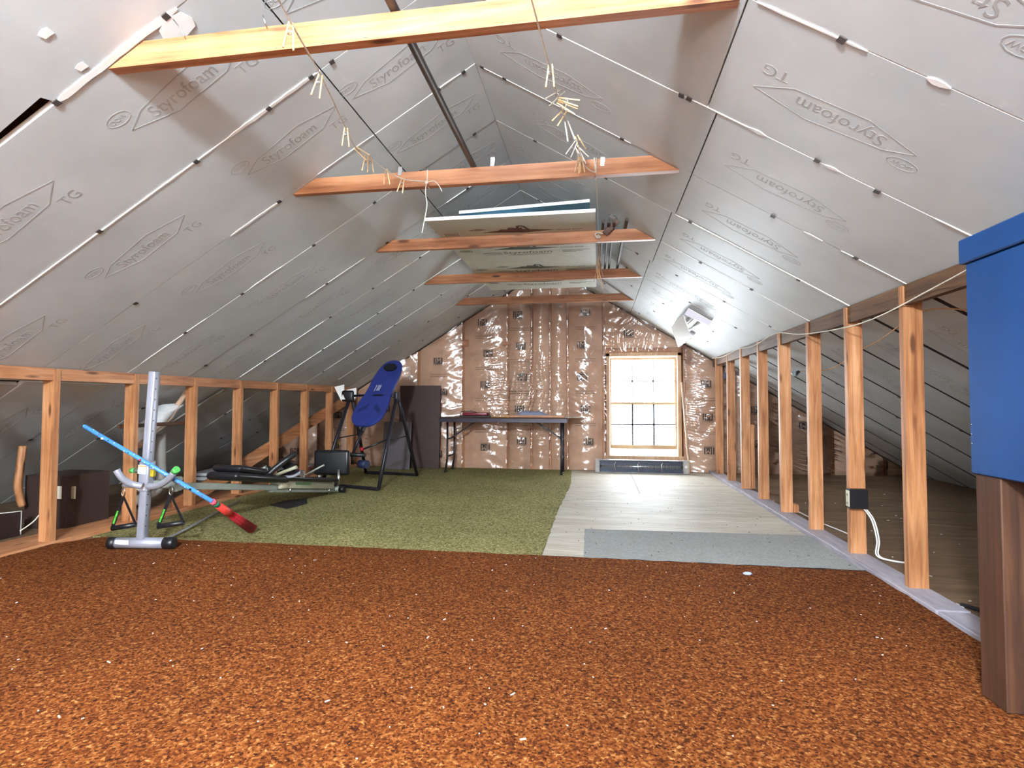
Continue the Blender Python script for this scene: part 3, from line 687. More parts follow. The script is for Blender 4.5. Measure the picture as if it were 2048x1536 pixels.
# clothespins
pm = MB()
for s in (-1, 1):
    pm.obox((s*.0105, 0, -.027), (.0055, .009, .084), (1, 0, s*.11), (0, 1, 0), .0012)
pinmesh = {}
sp = MB(); sp.tube([V(.006*math.cos(t*.8), -.006+t*.0009, -.018+.006*math.sin(t*.8)) for t in range(14)], .0011, 5); sp.tube([V(-.012, .005, .004), V(0, .005, -.012), V(.012, .005, .004)], .001, 5)
SPRING = raw_mesh(sp, 'spring', [M_STEEL])
for nm, mt in (('wood', M_PIN), ('white', M_PINW), ('grey', M_PING)): pinmesh[nm] = raw_mesh(pm, 'prongs_'+nm, [mt])
def pin(P, u0, v0, u1, v1, kind, label, grp):
    c = cf.dot(P); B = at(u1, v1, cf, c); A = at(u0, v0, cf, c); e = (A-B).normalized(); vd = ray((u0+u1)/2, (v0+v1)/2).normalized()
    ey = (vd-e*vd.dot(e)).normalized(); exx = ey.cross(e)
    M_ = Matrix((exx, ey, e)).transposed().to_4x4(); M_.translation = A-e*.012
    t = bpy.data.objects.new('clothespin', None); COL.objects.link(t); t.empty_display_size = .03; t.matrix_world = M_; tag(t, label, 'clothespin', grp)
    for me, n in ((pinmesh[kind], 'prongs'), (SPRING, 'spring')):
        o = bpy.data.objects.new(n, me); COL.objects.link(o); o.parent = t
LP = [(582, 47, 578, 84, 1), (641, 151, 630, 195, 2), (692, 257, 691, 300, 3), (711, 296, 737, 316, 4), (733, 311, 730, 345, 5), (740, 314, 742, 360, 5), (772, 339, 774, 375, 6), (806, 357, 799, 387, 7)]
for i, (a0, b0, a1, b1, j) in enumerate(LP):
    pin(Lp[j], a0, b0, a1, b1, 'wood', 'pale wooden clothespin, %s from the camera on the left clothesline' % ORD[i], 'clothespins on the left line')
RPn = [(1101, 130, 1100, 178, 2, 'wood'), (1127, 181, 1090, 208, 3, 'grey'), (1118, 199, 1146, 206, 3, 'wood'), (1116, 203, 1139, 214, 3, 'wood'), (1133, 217, 1107, 250, 4, 'wood'), (1133, 244, 1144, 286, 4, 'white'),
       (1153, 272, 1160, 288, 5, 'wood'), (1152, 284, 1134, 316, 5, 'white'), (1153, 294, 1172, 317, 6, 'white'), (1156, 300, 1164, 323, 6, 'white'), (1159, 313, 1155, 345, 6, 'wood'), (1161, 315, 1164, 347, 6, 'wood')]
for i, (a0, b0, a1, b1, j, kd) in enumerate(RPn):
    w = {'wood': 'pale wooden', 'white': 'white', 'grey': 'weathered grey wooden'}[kd]
    pin(Rp[j], a0, b0, a1, b1, kd, '%s clothespin, %s from the camera on the right clothesline' % (w, ORD[i]), 'clothespins on the right line')

# ================================================================== HARDWARE ON THE THIRD TIE
M_BRZ = plain('bronze_metal', '6a544c', .4, .4)
h = thing('hinged_bracket', 'brown metal hinged bracket hung on the third tie', 'bracket', ay(1215, 470, 4.10))
a = ay(1209, 468, 4.095); b = ay(1235, 440, 4.085)
MB().beam(a, b, .045, .02, cr2).build('arm', M_BRZ, h)
MB().beam(ay(1222, 438, 4.10), ay(1243, 424, 4.16), .05, .03, cr2).build('head', plain('pale_metal', '9b918c', .4, .5), h)
MB().tube(spline([ay(1196, 476, 4.07), ay(1190, 470, 4.07), ay(1196, 465, 4.07), ay(1206, 468, 4.08)], 5), .006, 7).build('wrapped_cord', M_ROPE, h)
M_ROD = plain('rod_metal', '4a4038', .6, .2)
def bar_on_ties(name, pts, w, t, label, mat=M_ROD, g='metal bars stored on the ties'):
    tag(MB().beam(pts[0], pts[1], w, t, (0, 0, 1)).build(name, mat), label, 'bar', g)
for i, (x, x2, l) in enumerate(((.045, .03, 'closest to the foam sheets'), (.085, .075, 'second from the foam sheets'), (.125, .115, 'third from the foam sheets'))):
    bar_on_ties('metal_bar', (V(x, 3.98, 2.262), V(x2, 5.42, 2.262)), .028, .018, 'dark metal bar resting on the third and fourth ties, '+l)
bar_on_ties('metal_bar', (V(.215, 3.95, 2.258), V(.195, 5.45, 2.258)), .022, .022, 'single dark metal bar resting on the ties, nearest the right slope')

# ================================================================== LIGHT FIXTURE ON THE RIGHT SLOPE
fx = thing('light_fixture', 'white tube light fixture with hanging reflector panel on the right slope', 'light', slope_pt(1, 1.98, 6.0, -.03))
def sp_(s, y, o): return slope_pt(1, s, y, o)
s0, s1, y0, y1 = 1.84, 2.10, 5.52, 6.42
m = MB(); m.hull8([sp_(s0, y0, -.02), sp_(s1, y0, -.02), sp_(s1, y1, -.02), sp_(s0, y1, -.02), sp_(s0, y0, -.008), sp_(s1, y0, -.008), sp_(s1, y1, -.008), sp_(s0, y1, -.008)]).build('back_plate', M_WHITE, fx)
for ya in (y0, y1-.03):
    MB().hull8([sp_(s0, ya, -.085), sp_(s1, ya, -.06), sp_(s1, ya+.03, -.06), sp_(s0, ya+.03, -.085), sp_(s0, ya, -.02), sp_(s1, ya, -.02), sp_(s1, ya+.03, -.02), sp_(s0, ya+.03, -.02)]).build('end_cap', plain('lavender_white', 'dcd8e4', .4, var=.03), fx)
for s in (1.92, 2.02): MB().cyl(sp_(s, y0+.03, -.045), sp_(s, y1-.03, -.045), .013).build('tube', plain('tube_glass', 'eeeeec', .2, var=.02), fx)
MB().hull8([sp_(1.955, y0+.03, -.04), sp_(1.985, y0+.03, -.04), sp_(1.985, y1-.03, -.04), sp_(1.955, y1-.03, -.04), sp_(1.955, y0+.03, -.02), sp_(1.985, y0+.03, -.02), sp_(1.985, y1-.03, -.02), sp_(1.955, y1-.03, -.02)]).build('ballast_cover', M_WHITE, fx)
a = sp_(s0, y0+.02, -.085); b = sp_(s0, y1-.02, -.085); d = V(.075, .0, -.235)
n = V(-.012, 0, 0)
MB().hull8([a, b, b+d, a+d, a+n, b+n, b+d+n, a+d+n]).build('reflector_panel', M_WHITE, fx)

# ================================================================== FOLDING TABLE AND WHAT LIES ON IT
TX0, TX1, TY0, TY1, TZ = -2.06, -.365, 6.77, 7.33, .735
tb = thing('folding_table', 'brown topped folding table with dark metal legs against the plastic wall', 'table', ((TX0+TX1)/2, 7.05, 0))
MB().box((TX0, TY0, TZ-.012), (TX1, TY1, TZ), .004).build('tabletop', 'brown_x', tb)
MB().box((TX0+.02, TY0+.012, TZ-.062), (TX1-.02, TY0+.03, TZ-.012)).box((TX0+.02, TY1-.03, TZ-.062), (TX1-.02, TY1-.012, TZ-.012)).box((TX0+.02, TY0+.03, TZ-.062), (TX0+.035, TY1-.03, TZ-.012)).box((TX1-.035, TY0+.03, TZ-.062), (TX1-.02, TY1-.03, TZ-.012)).build('apron', plain('apron_metal', '34303c', .35, .4), tb)
for sx, x in ((1, TX0+.11), (-1, TX1-.09)):
    for y in (6.87, 7.22):
        MB().tube([(x, y, TZ-.02), (x, y, .2), (x+(-.02 if sx > 0 else .0), y-.015, .014)], .0135, 10).build('leg', M_DARKM, tb)
        MB().cyl((x+(-.02 if sx > 0 else 0), y-.015, .0145), (x+(-.02 if sx > 0 else 0), y-.015, .04), .019).build('foot_cap', M_BLACK, tb)
    MB().cyl((x, 6.87, .22), (x, 7.22, .22), .010).build('crossbar', M_DARKM, tb)
    MB().beam((x, 7.04, .45), (x+sx*.36, 7.04, TZ-.05), .02, .012).build('brace', M_DARKM, tb)
    MB().cyl((x, 6.87, .45), (x, 7.22, .45), .008).build('crossbar', M_DARKM, tb)
zt_ = TZ
def on_table(u, v, y): return ay(u, v, y)
c = on_table(955, 826, 6.98)
tc_ = thing('tool_tray', 'dark tray with red lid lying on the folding table', 'tray', V(c.x, 6.98, zt_))
MB().box((c.x-.22, 6.86, zt_+.001), (c.x+.2, 7.1, zt_+.02), .004).build('tray', M_BLACK, tc_)
MB().box((c.x-.18, 6.88, zt_+.021), (c.x+.15, 7.08, zt_+.062), .008).build('lid', plain('dark_red', '7a2030', .4, var=.2), tc_)
MB().tube([(c.x-.2, 6.87, zt_+.021), (c.x-.19, 6.86, zt_+.075), (c.x-.05, 6.855, zt_+.08), (c.x+.02, 6.86, zt_+.06)], .006, 6).build('handle', M_BLACK, tc_)
c = on_table(1000, 830, 6.9)
tag(MB().beam((c.x-.13, 6.92, zt_+.008), (c.x+.14, 6.82, zt_+.008), .014, .05).build('wood_scrap', wood('honey_x', 'a06a34', 'c89456', 'dcae70', 'x')), 'honey coloured wood scrap beside the dark tray on the folding table', 'wood')
c0 = on_table(992, 832, 6.84).x; c1 = on_table(1128, 832, 6.84).x
tag(MB().box((c0+.1, 6.835, zt_+.001), (c1, 6.9, zt_+.03), .003).build('wood_board', 'fir_x'), 'long narrow pine board along the front edge of the folding table', 'wood')
tag(MB().box((c0+.12, 6.91, zt_+.001), (-.19, 7.31, zt_+.006), .001).build('clear_sheet', plain('clear_acrylic', 'a9aaa0', .15, var=.03)), 'thin translucent sheet on the folding table, overhanging its right end', 'sheet')
m = MB(); vs = []; fs = []
xa, xb = on_table(1012, 825, 7.05).x, on_table(1112, 825, 7.05).x
for i in range(21):
    for j in range(7):
        x = xa+(xb-xa)*i/20; y = 6.97+.3*j/6; e = min(1, 3*min(i/20, 1-i/20), 3*min(j/6, 1-j/6)+.0)
        vs.append(V(x, y, zt_+.008+.085*e*(.7+.6*noise.noise(V(x*6, y*9, 4)))))
for i in range(20):
    for j in range(6): a = i*7+j; fs.append((a, a+7, a+8, a+1))
o = tag(m.add(vs, fs, True).build('plastic_bundle', plain('blue_grey_film', '8f98b4', .25, var=.15)), 'crumpled bluish plastic film heaped on the folding table', 'plastic')

# ================================================================== BOARDS LEANING ON THE END WALL, HEATER, STICK
tag(MB().beam((-2.475, 7.25, .016), (-2.475, 7.315, 1.165), .012, .60, (0, 1, 0)).build('dark_panel', plain('dark_hardboard', '41292a', .5, var=.15)), 'dark brown hardboard panel leaning on the plastic wall beside the folding table', 'panel')
tag(MB().beam((-2.72, 7.02, .016), (-2.72, 7.10, .66), .01, .40, (0, 1, 0)).build('grey_panel', plain('grey_hardboard', '5a5356', .6, var=.1)), 'small grey panel leaning behind the inversion table', 'panel')
st_ = tag(MB().beam((1.17, 7.27, .012), (1.093, 7.335, 1.2), .03, .02, (0, 1, 0)).build('wood_stick', wood('pale_z', 'b09070', 'cbb094', 'dcc6aa', 'z', .6, False)), 'pale wooden stick leaning beside the window', 'stick')
ht = thing('baseboard_heater', 'open fronted electric baseboard heater under the window', 'heater', (.565, 7.3, 0))
hx0, hx1 = -.035, 1.16; hy0, hy1 = 7.25, 7.335
MB().box((hx0+.06, hy1-.012, .012), (hx1-.07, hy1, .172)).build('back_plate', plain('heater_dark', '3a4050', .4, .3), ht)
MB().box((hx0+.06, hy0, .166), (hx1-.07, hy1, .176), .002).build('top_rail', plain('heater_grey', '8f9096', .4, .4), ht)
MB().box((hx0+.06, hy0, .007), (hx1-.07, hy1, .016), .002).build('bottom_rail', plain('heater_grey', '8f9096'), ht)
MB().box((hx0, hy0, .007), (hx0+.06, hy1, .178), .004).build('end_box', plain('heater_cap', 'a09c98', .45), ht)
e = MB().box((hx1-.07, hy0, .007), (hx1, hy1, .178), .004).build('end_box', plain('heater_cap', 'a09c98'), ht)
MB().cyl((hx1-.035, hy0-.008, .10), (hx1-.035, hy0, .10), .018).build('knob', M_WHITE, e)
MB().cyl((hx0+.06, hy0+.035, .09), (hx1-.07, hy0+.035, .09), .012).build('element', M_STEEL, ht)
m = MB(); FIN = raw_mesh(MB().box((-.0008, -.022, -.022), (.0008, .022, .022)), 'fin', [plain('fin_metal', 'c4c6ca', .3, .6)])
for i in range(58):
    x = hx0+.09+i*(hx1-hx0-.19)/57
    place(FIN, 'fin', Matrix.Translation(V(x, hy0+.035, .09)), ht)
for i in range(3):
    x = hx0+.26+i*.3
    MB().tube([(x-.012, hy0+.01, .145), (x, hy0+.004, .155), (x+.012, hy0+.008, .14), (x-.008, hy0+.006, .125), (x, hy0+.008, .05), (x+.01, hy0+.006, .035), (x-.01, hy0+.006, .03)], .004, 6).build('hanger', M_STEEL, ht)

# ================================================================== BLUE CABINET ON LEGS
bx = thing('blue_cabinet', 'blue painted wooden box on dark brown legs by the right knee wall', 'cabinet', (1.29, 1.45, 0))
MB().box((1.168, .95, .705), (1.437, 1.922, 1.372), .004).build('body', M_BLUE, bx)
MB().box((1.160, .945, 1.375), (1.437, 1.942, 1.455), .004).build('lid', M_BLUE, bx)
for (x, y) in ((1.172, 1.80), (1.172, .97), (1.335, 1.80), (1.335, .97)):
    l = MB().box((x, y, .026), (x+.098, y+.108, .704), .003).build('leg', 'brown_z', bx)
for z in (.80, .83, .86): MB().ell((1.1675, 1.912, z), (.0025, .0025, .0025), 8, 6).build('nail_head', M_STEEL, bx)

# ================================================================== ROPES AND WIRING ON THE RIGHT
rp = [V(1.30, 1.96, 1.425), V(1.474, 2.62, 1.44), V(1.452, 3.24, 1.372), V(1.452, 4.1, 1.418), V(1.452, 4.70, 1.50), V(1.452, 5.35, 1.465), V(1.452, 5.95, 1.49), V(1.452, 6.6, 1.47), V(1.455, 7.2, 1.50)]
tag(MB().tube(spline(rp, 6), .0035, 6).build('rope', M_ROPE), 'pale rope sagging along the stud heads from the blue cabinet', 'rope')
tw = [ax(1950, 622, 1.68), ax(1848, 622, 1.62), ax(1760, 680, 1.66), ax(1722, 700, 1.66), ax(1660, 738, 1.66), ax(1600, 742, 1.66)]
for p_ in tw: p_.z = min(p_.z, roof(p_.x)-.03)
tag(MB().tube(spline(tw, 5), .0035, 6).build('rope', M_TWINE), 'tan twine strung behind the right hand studs', 'rope')
eb_ = thing('outlet_box', 'black electrical outlet box screwed to a right hand stud', 'outlet', (1.49, 3.49, .3))
MB().box((1.468, 3.466, .305), (1.568, 3.5155, .42), .004).build('box', M_BLACK, eb_)
pl = MB().box((1.463, 3.470, .315), (1.4675, 3.512, .41), .002).build('receptacle', plain('ivory', 'd8d2bc', .4, var=.04), eb_)
for z in (.335, .385): MB().box((1.4615, 3.484, z-.008), (1.4625, 3.486, z+.008)).box((1.4615, 3.494, z-.008), (1.4625, 3.496, z+.008)).build('slot', M_BLACK, pl)
for k, dx in enumerate((0, .012)):
    MB().tube(spline([V(1.55+dx, 3.49, .306), V(1.585+dx, 3.47, .24), V(1.60+dx, 3.45, .13), V(1.587+dx, 3.43, .05), V(1.65+dx, 3.40, .03), V(1.74+dx*3, 3.37, .028)], 6), .0042, 7).build('cable', M_WHITE, eb_)
tag(MB().tube(spline([V(1.64, 4.9, .028), V(1.64, 4.4, .035), V(1.70, 4.0, .028), V(1.62, 3.7, .028), V(1.60, 3.58, .039)], 6), .0045, 7).build('cable', M_WHITE), 'white electrical cable lying on the floor behind the right studs', 'cable')
b2 = thing('junction_box', 'small blue grey junction box on the farthest right stud', 'outlet', (1.56, 7.1, 1.25))
MB().box((1.576, 7.11, 1.23), (1.625, 7.16, 1.31), .005).build('box', plain('blue_grey_box', '4c5470', .4), b2); MB().tube([(1.6, 7.135, 1.311), (1.595, 7.13, 1.38)], .004, 6).build('cable', M_WHITE, b2)
b3 = thing('hanging_bulb', 'clear glass bulb hanging behind the right studs', 'bulb', ax(1590, 747, 1.78))
p = ax(1590, 747, 1.78); MB().ell(p, (.03, .03, .03)).build('glass', plain('bulb_glass', 'b8c4cc', .05, .4), b3); MB().cyl(p+V(0, -.03, 0), p+V(0, -.085, .01), .014).build('socket', M_BLACK, b3)

# ================================================================== GYM TOWER
UB = V(-2.772, 2.945, .06); UT = V(-2.713, 2.945, 1.115)
gy = thing('home_gym', 'silver home gym tower with grey sloping rail and black pads', 'exercise machine', (-2.77, 2.945, .02))
up_ = (UT-UB).normalized(); fd = V(.99, .14, 0).normalized(); fn = V(-.14, .99, 0)
po = MB().obox((UB+UT)/2, ((UT-UB).length, 0.046, .055), up_, fd, .008).build('upright', M_SILVER, gy)
for i in range(15):
    z = .16+i*.065; P = UB.lerp(UT, (z-.055)/1.06)
    if .36 < z < .56: continue
    MB().cyl(P+fd*.0232+fn*-.012, P+fd*.0242+fn*-.012, .0045, n=8).build('pin_hole', M_BLACK, po)
zf = .0605
f0 = V(-2.935, 2.917, zf); f1 = V(-2.612, 2.966, zf)
MB().cyl(f0, f1, .033, n=18).build('foot_tube', M_SILVER, gy)
for a, b in ((f0, f0-(f1-f0).normalized()*.035), (f1, f1+(f1-f0).normalized()*.045)):
    MB().tube([a-(b-a)*.4, b*.9+a*.1, b], [.0355, .0355, .028], 18).build('foot_cap', M_BLACK, gy)
MB().prism([(-.042, -.013), (.042, -.013), (.042, .013), (-.042, .013)], V(-2.87, 2.9285, .071)-fn*.0345, fd, V(0, 0, 1), -.001).build('label_sticker', M_WHITE, gy)
C0 = UB.lerp(UT, .30); C1 = UB.lerp(UT, .475)
cl_ = MB().obox((C0+C1)/2, ((C1-C0).length, .062, .07), up_, fd, .008).build('collar', M_SILVER, gy)
mid = (C0+C1)/2; fc = -fn*.0365
for dz in (.045, -.065):
    MB().obox(mid+up_*dz+fc-fd*.008, (.055 if dz > 0 else .03, .05, .001), up_, fd).build('warning_label', plain('label_paper', 'dddcdc', .5, var=.05), cl_)
    MB().obox(mid+up_*(dz+(.02 if dz > 0 else .01))+fc-fd*.008-fn*.0008, (.006, .05, .001), up_, fd).build('orange_stripe', plain('orange_print', 'd98a2c', .5), cl_)
MB().obox(mid+fd*.044+up_*.02-fn*.01, (.045, .02, .03), up_, fd, .003).build('pull_pin', plain('yellow_black', 'b9a41c', .5, var=.4, sc=60), cl_)
# curved handlebars
bl = [ay(233, 940, 2.80), ay(245, 957, 2.82), ay(264, 968, 2.86), ay(285, 972, 2.89)]
br_ = [ay(348, 945, 2.84), ay(335, 960, 2.85), ay(316, 971, 2.87), ay(297, 973, 2.89)]
for pts in (bl, br_):
    MB().tube(spline(pts, 6), .019, 12).build('handlebar', M_SILVER, gy)
g1 = ay(348, 944, 2.84); MB().cyl(g1, ay(354, 938, 2.835), .020).build('grip_cap', M_GREEN, gy)
MB().cyl(ay(262, 941, 3.05), ay(270, 941, 3.05), .016).build('grip_cap', M_GREEN, gy)
MB().tube([ay(270, 941, 3.05), ay(300, 944, 3.05)], .014, 10).build('rear_bar', M_RAIL, gy)
MB().tube([ay(246, 971, 2.94), ay(264, 973, 2.94), ay(300, 962, 2.99)], .010, 8).build('strap_bar', M_SILVER, gy)
MB().obox(ay(352, 968, 3.02), (.05, .06, .09), fd, fn, .006).build('rail_bracket', M_RAIL, gy)
MB().beam(ay(310, 968, 2.99), ay(350, 968, 3.02), .05, .05).build('rail_bracket', M_RAIL, gy)
# rail
RA, RB = V(-2.62, 3.03, .40), V(-2.62, 5.08, .062)
rl = MB().beam(RA, RA.lerp(RB, .52), .045, .05).build('rail', M_RAIL, gy)
MB().beam(RA.lerp(RB, .48)-V(0, 0, .025), RB-V(0, 0, .02), .03, .045).build('rail', M_RAIL, gy)
c0, c1 = RA.lerp(RB, .55), RA.lerp(RB, .97)
MB().beam(c0+V(.0, 0, .03), c1+V(0, 0, .03), .07, .09, bev=.008).build('glide_cover', M_TAN, gy)
MB().beam(c0+V(0, -.06, .035), c0+V(0, .05, .02), .075, .11, bev=.015).build('glide_block', plain('cream_plastic', 'b9b49c', .45), gy)
MB().beam(c0+V(.046, .16, .012), c0+V(.046, .42, -.03), .025, .002).build('printed_badge', plain('badge_green', '5f8a4a', .5), gy)
for t_ in (.60, .93): MB().cyl(RA.lerp(RB, t_)+V(.03, 0, -.06), RA.lerp(RB, t_)+V(.03, 0, .01), .006, n=8).build('bolt', M_STEEL, gy)
ft = RB+V(0, .02, 0)
MB().cyl(ft+V(-.17, .02, -.008), ft+V(.06, 0, -.008), .028).build('rear_foot', M_RAIL, gy)
MB().cyl(ft+V(.06, 0, -.008), ft+V(.11, 0, -.008), .032).build('foot_cap', M_BLACK, gy)
MB().cyl(ft+V(.045, .0, -.02), ft+V(.045, .0, .19), .014).build('post', M_STEEL, gy)
MB().cyl(ft+V(-.22, .1, -.02), ft+V(-.22, .1, .19), .014).build('post', M_STEEL, gy)
ctr = ay(664, 925, 5.16)
MB().obox(ctr, (.375, .055, .255), (1, .05, 0), (0, 1, 0), .03).build('foot_board', M_BLACKV, gy)
MB().obox(ctr+V(.0, -.0285, 0), (.32, .004, .205), (1, .05, 0), (0, 1, 0), .012).build('foot_board_face', plain('black_grip', '131317', .6), gy)
# pads
q0, q1 = RA.lerp(RB, .22), RA.lerp(RB, .55)
MB().beam(q0+V(-.03, 0, .075), q1+V(-.03, 0, .068), .06, .26, bev=.028).build('seat_pad', M_BLACKV, gy)
MB().beam(q0+V(-.03, .05, .125), q0.lerp(q1, .55)+V(-.03, 0, .12), .05, .24, bev=.024).build('seat_pad', M_BLACKV, gy)
MB().beam(RA.lerp(RB, .53)+V(-.03, 0, .085), RA.lerp(RB, .96)+V(-.03, 0, .085), .035, .27, bev=.016).build('back_pad', M_BLACKV, gy)
MB().tube(spline([ay(490, 958, 3.9), ay(530, 952, 3.95), ay(552, 935, 4.0), ay(575, 918, 4.05), ay(590, 908, 4.1)], 5), .024, 10).build('press_arm', M_BLACK, gy)
MB().tube([ay(516, 963, 3.95), ay(532, 950, 3.95)], .012, 8).build('crank_rod', M_STEEL, gy)
MB().prism([(-.07, -.06), (.09, -.05), (.10, .0), (.0, .07), (-.05, .05)], ay(572, 932, 4.16), (1, 0, 0), (0, 0, 1), .02).build('side_plate', M_BLACK, gy)
MB().prism([(-.03, -.02), (.03, .0), (-.02, .035)], ay(562, 938, 4.13), (1, 0, 0), (0, 0, 1), .004).build('triangle_plate', M_SILVER, gy)
MB().tube([ay(547, 952, 4.05), ay(580, 939, 4.05), ay(593, 934, 4.05)], .014, 10).build('roller_rod', M_TAN, gy)
MB().tube(spline([ay(566, 953, 4.12), ay(585, 953, 4.12), ay(600, 945, 4.12), ay(604, 942, 4.12)], 5), .012, 8).build('curved_bar', M_SILVER, gy)
MB().obox(ay(605, 948, 4.1), (.028, .03, .06), (1, 0, 0), (0, 1, 0), .004).build('clamp', M_STEEL, gy)
MB().tube([ay(610, 950, 4.1), ay(648, 930, 4.1)], .007, 8).build('guide_rod', M_RAIL, gy)
MB().tube([ay(500, 944, 4.1), ay(520, 940, 4.1), ay(533, 934, 4.1)], .014, 8).build('roller_rod', M_RAIL, gy)
MB().obox(ay(535, 940, 4.12), (.05, .06, .06), (1, .2, .4), (0, 1, 0), .012).build('joint', M_BLACK, gy)
# pull handles hanging from the strap bars
def pull(u0, v0, ul, vl, ur, vr, y, label):
    h0 = ay(u0, v0, y); t = thing('pull_handle', label, 'handle', ay((ul+ur)/2, (vl+vr)/2, y), 'gym pull handles')
    MB().tube([h0+V(.012*math.cos(a*.524), 0, -.02+.026*math.sin(a*.524)) for a in range(12)], .0035, 6, True).build('carabiner', M_STEEL, t)
    b0 = h0-V(0, 0, .046); l = ay(ul, vl, y); r = ay(ur, vr, y+.03)
    s1_ = MB().beam(b0, l, .022, .003, (1, 0, 0), .0).build('strap', M_BLACK, t); MB().beam(b0, r, .016, .003, (1, 0, 0), .0).build('strap', M_BLACK, t)
    MB().beam(b0.lerp(l, .45)-V(0, .003, 0), b0.lerp(l, .85)-V(0, .003, 0), .012, .001, (1, 0, 0), 0).build('green_lettering', plain('lime_print', '4fb43a', .5, var=.5, sc=90), s1_)
    MB().cyl(l, r, .0155, n=14).build('grip', M_BLACK, t)
pull(247, 978, 224, 1057, 272, 1049, 2.95, 'black pull handle hanging left of the gym upright')
pull(342, 975, 316, 1053, 368, 1045, 2.97, 'black pull handle hanging right of the gym upright')
tag(MB().tube([az(318, 1086, .034), az(400, 1043, .034), az(480, 1000, .034)], .0075, 8).build('long_rod', M_SILVER), 'thin grey metal rod lying on the green carpet behind the gym upright', 'rod')
tag(MB().prism([(-2.86, 4.40), (-2.62, 4.27), (-2.58, 4.52), (-2.72, 4.76), (-2.86, 4.6)], (0, 0, .0145), (1, 0, 0), (0, 1, 0), .006).build('rubber_mat', plain('black_rubber', '15151c', .7)), 'small black rubber mat on the green carpet under the gym rail', 'mat')

# ================================================================== BROOM
b0 = ay(170, 853, 2.78); b1 = ay(425, 1003, 2.95)
bd = (b1-b0).normalized()
bro = thing('broom', 'broom with blue printed handle and red bristles resting across the gym handlebar', 'broom', V(b1.x+.3, b1.y, .02))
hd = MB().tube([b0, b1], .0125, 14).build('handle', plain('broom_blue', '4a90d6', .4, var=.08, sc=6), bro)
MB().ell(b0, (.0126, .0126, .0126), 12, 8).build('end_cap', plain('broom_blue', '4a90d6'), hd)
vdir = ray(290, 930).normalized(); sd_ = bd.cross(vdir).normalized(); nn = sd_.cross(bd)
for i in range(22):
    t_ = .06+.9*i/22+random.uniform(-.012, .012); a = random.uniform(-.9, .9)
    rad = -nn*math.cos(a)+sd_*math.sin(a) if nn.dot(vdir) > 0 else nn*math.cos(a)+sd_*math.sin(a)
    P = b0.lerp(b1, t_)+rad*.0124; big = i in (2, 9, 19)
    MB().ell(P, (.0075,)*3 if big else (.0035,)*3, 8, 6).build('printed_spot', [M_WHITE, plain('print_red', 'b8304a', .5), M_WHITE, M_BLACK][i % 4], hd)
R_ = plain('red_plastic', 'd04034', .35, var=.1); tip = az(510, 1062, .03)
cdir = (tip-b1).normalized()
MB().tube([b1, b1+cdir*.025], .0175, 14).build('collar', plain('pink_red', 'd85068', .4), bro)
MB().tube([b1+cdir*.025, b1+cdir*.065], .018, 14).build('band', plain('dark_green_band', '1f7a58', .4), bro)
MB().tube([b1+cdir*.065, b1+cdir*.16, b1+cdir*.20], [.02, .026, .03], 14).build('socket', R_, bro)
L_ = (tip-b1).length; e2_ = cdir.cross(vdir).normalized(); RBm = plain('red_bristle', 'b82430', .5, var=.25, sc=40)
br2 = MB()
for i in range(130):
    a = random.uniform(-1, 1); c = random.uniform(-1, 1); s_ = b1+cdir*.185+e2_*a*.02+vdir*c*.012
    e_ = b1+cdir*(L_-.01-.05*abs(a)*random.random())+e2_*a*.034+vdir*c*.016; e_.z = max(e_.z, .027)
    br2.tube([s_, e_], [.0022, .0014], 4)
o = br2.build('bristles', RBm, bro); o['kind'] = 'stuff'

# ================================================================== INVERSION TABLE
iv = thing('inversion_table', 'blue inversion table bed on a dark folding frame in the left corner', 'exercise machine', (-2.55, 5.85, .015))
PR, PL = V(-2.24, 5.80, .99), V(-2.86, 5.93, 1.0)
FR, BR_, FLt, BL = V(-2.23, 5.29, .034), V(-2.2, 6.40, .034), V(-2.98, 5.52, .034), V(-2.92, 6.52, .034)
for nm, P, A, B in (('right', PR, FR, BR_), ('left', PL, FLt, BL)):
    MB().tube([P, P.lerp(A, .5), A], .021, 10).build('frame_leg', M_DARKM, iv); MB().tube([P+V(.0, .03, .03), P.lerp(B, .3)+V(0, .03, 0), B], .021, 10).build('frame_leg', M_DARKM, iv)
    m_ = P.lerp(A, .5); n_ = P.lerp(B, .5); MB().tube([m_, n_+V(0, .0, .02)], .007, 6).build('spreader', M_BLACK, iv)
    MB().obox(P+V(0, .01, .0), (.05, .09, .11), (1, 0, 0), (0, 1, 0), .012).build('pivot_plate', M_DARKM, iv)
    MB().cyl(P.lerp(A, .18)+V(.022, 0, 0), P.lerp(A, .18)+V(.012, 0, 0), .009, n=8).build('rivet', M_STEEL, iv)
MB().tube(spline([FR, FR.lerp(FLt, .12)-V(0, 0, .0), FR.lerp(FLt, .5), FLt], 4), .0185, 10).build('base_bar', M_DARKM, iv)
MB().tube(spline([BR_, BR_.lerp(BL, .3)+V(0, .03, 0), BR_.lerp(BL, .7)+V(0, .03, 0), BL], 4), .0185, 10).build('base_bar', M_DARKM, iv)
el = V(.13, .53, .70).normalized(); ew = V(.975, -.22, 0).normalized(); ew = (ew-el*ew.dot(el)).normalized(); en = el.cross(ew)
if en.y > 0: en = -en
bc = V(-2.475, 5.85, 1.035)
half = [(0, -.47), (.10, -.465), (.185, -.40), (.215, -.28), (.205, -.14), (.18, -.03), (.172, .08), (.178, .2), (.165, .33), (.135, .43), (.08, .485), (0, .5)]
outl = [(a, b) for a, b in half]+[(-a, b) for a, b in half[::-1][1:-1]]
def smooth_outline(o, it=2):
    for _ in range(it):
        r = []
        for i in range(len(o)):
            a = o[i]; b = o[(i+1) % len(o)]; r += [(a[0]*.75+b[0]*.25, a[1]*.75+b[1]*.25), (a[0]*.25+b[0]*.75, a[1]*.25+b[1]*.75)]
        o = r
    return o
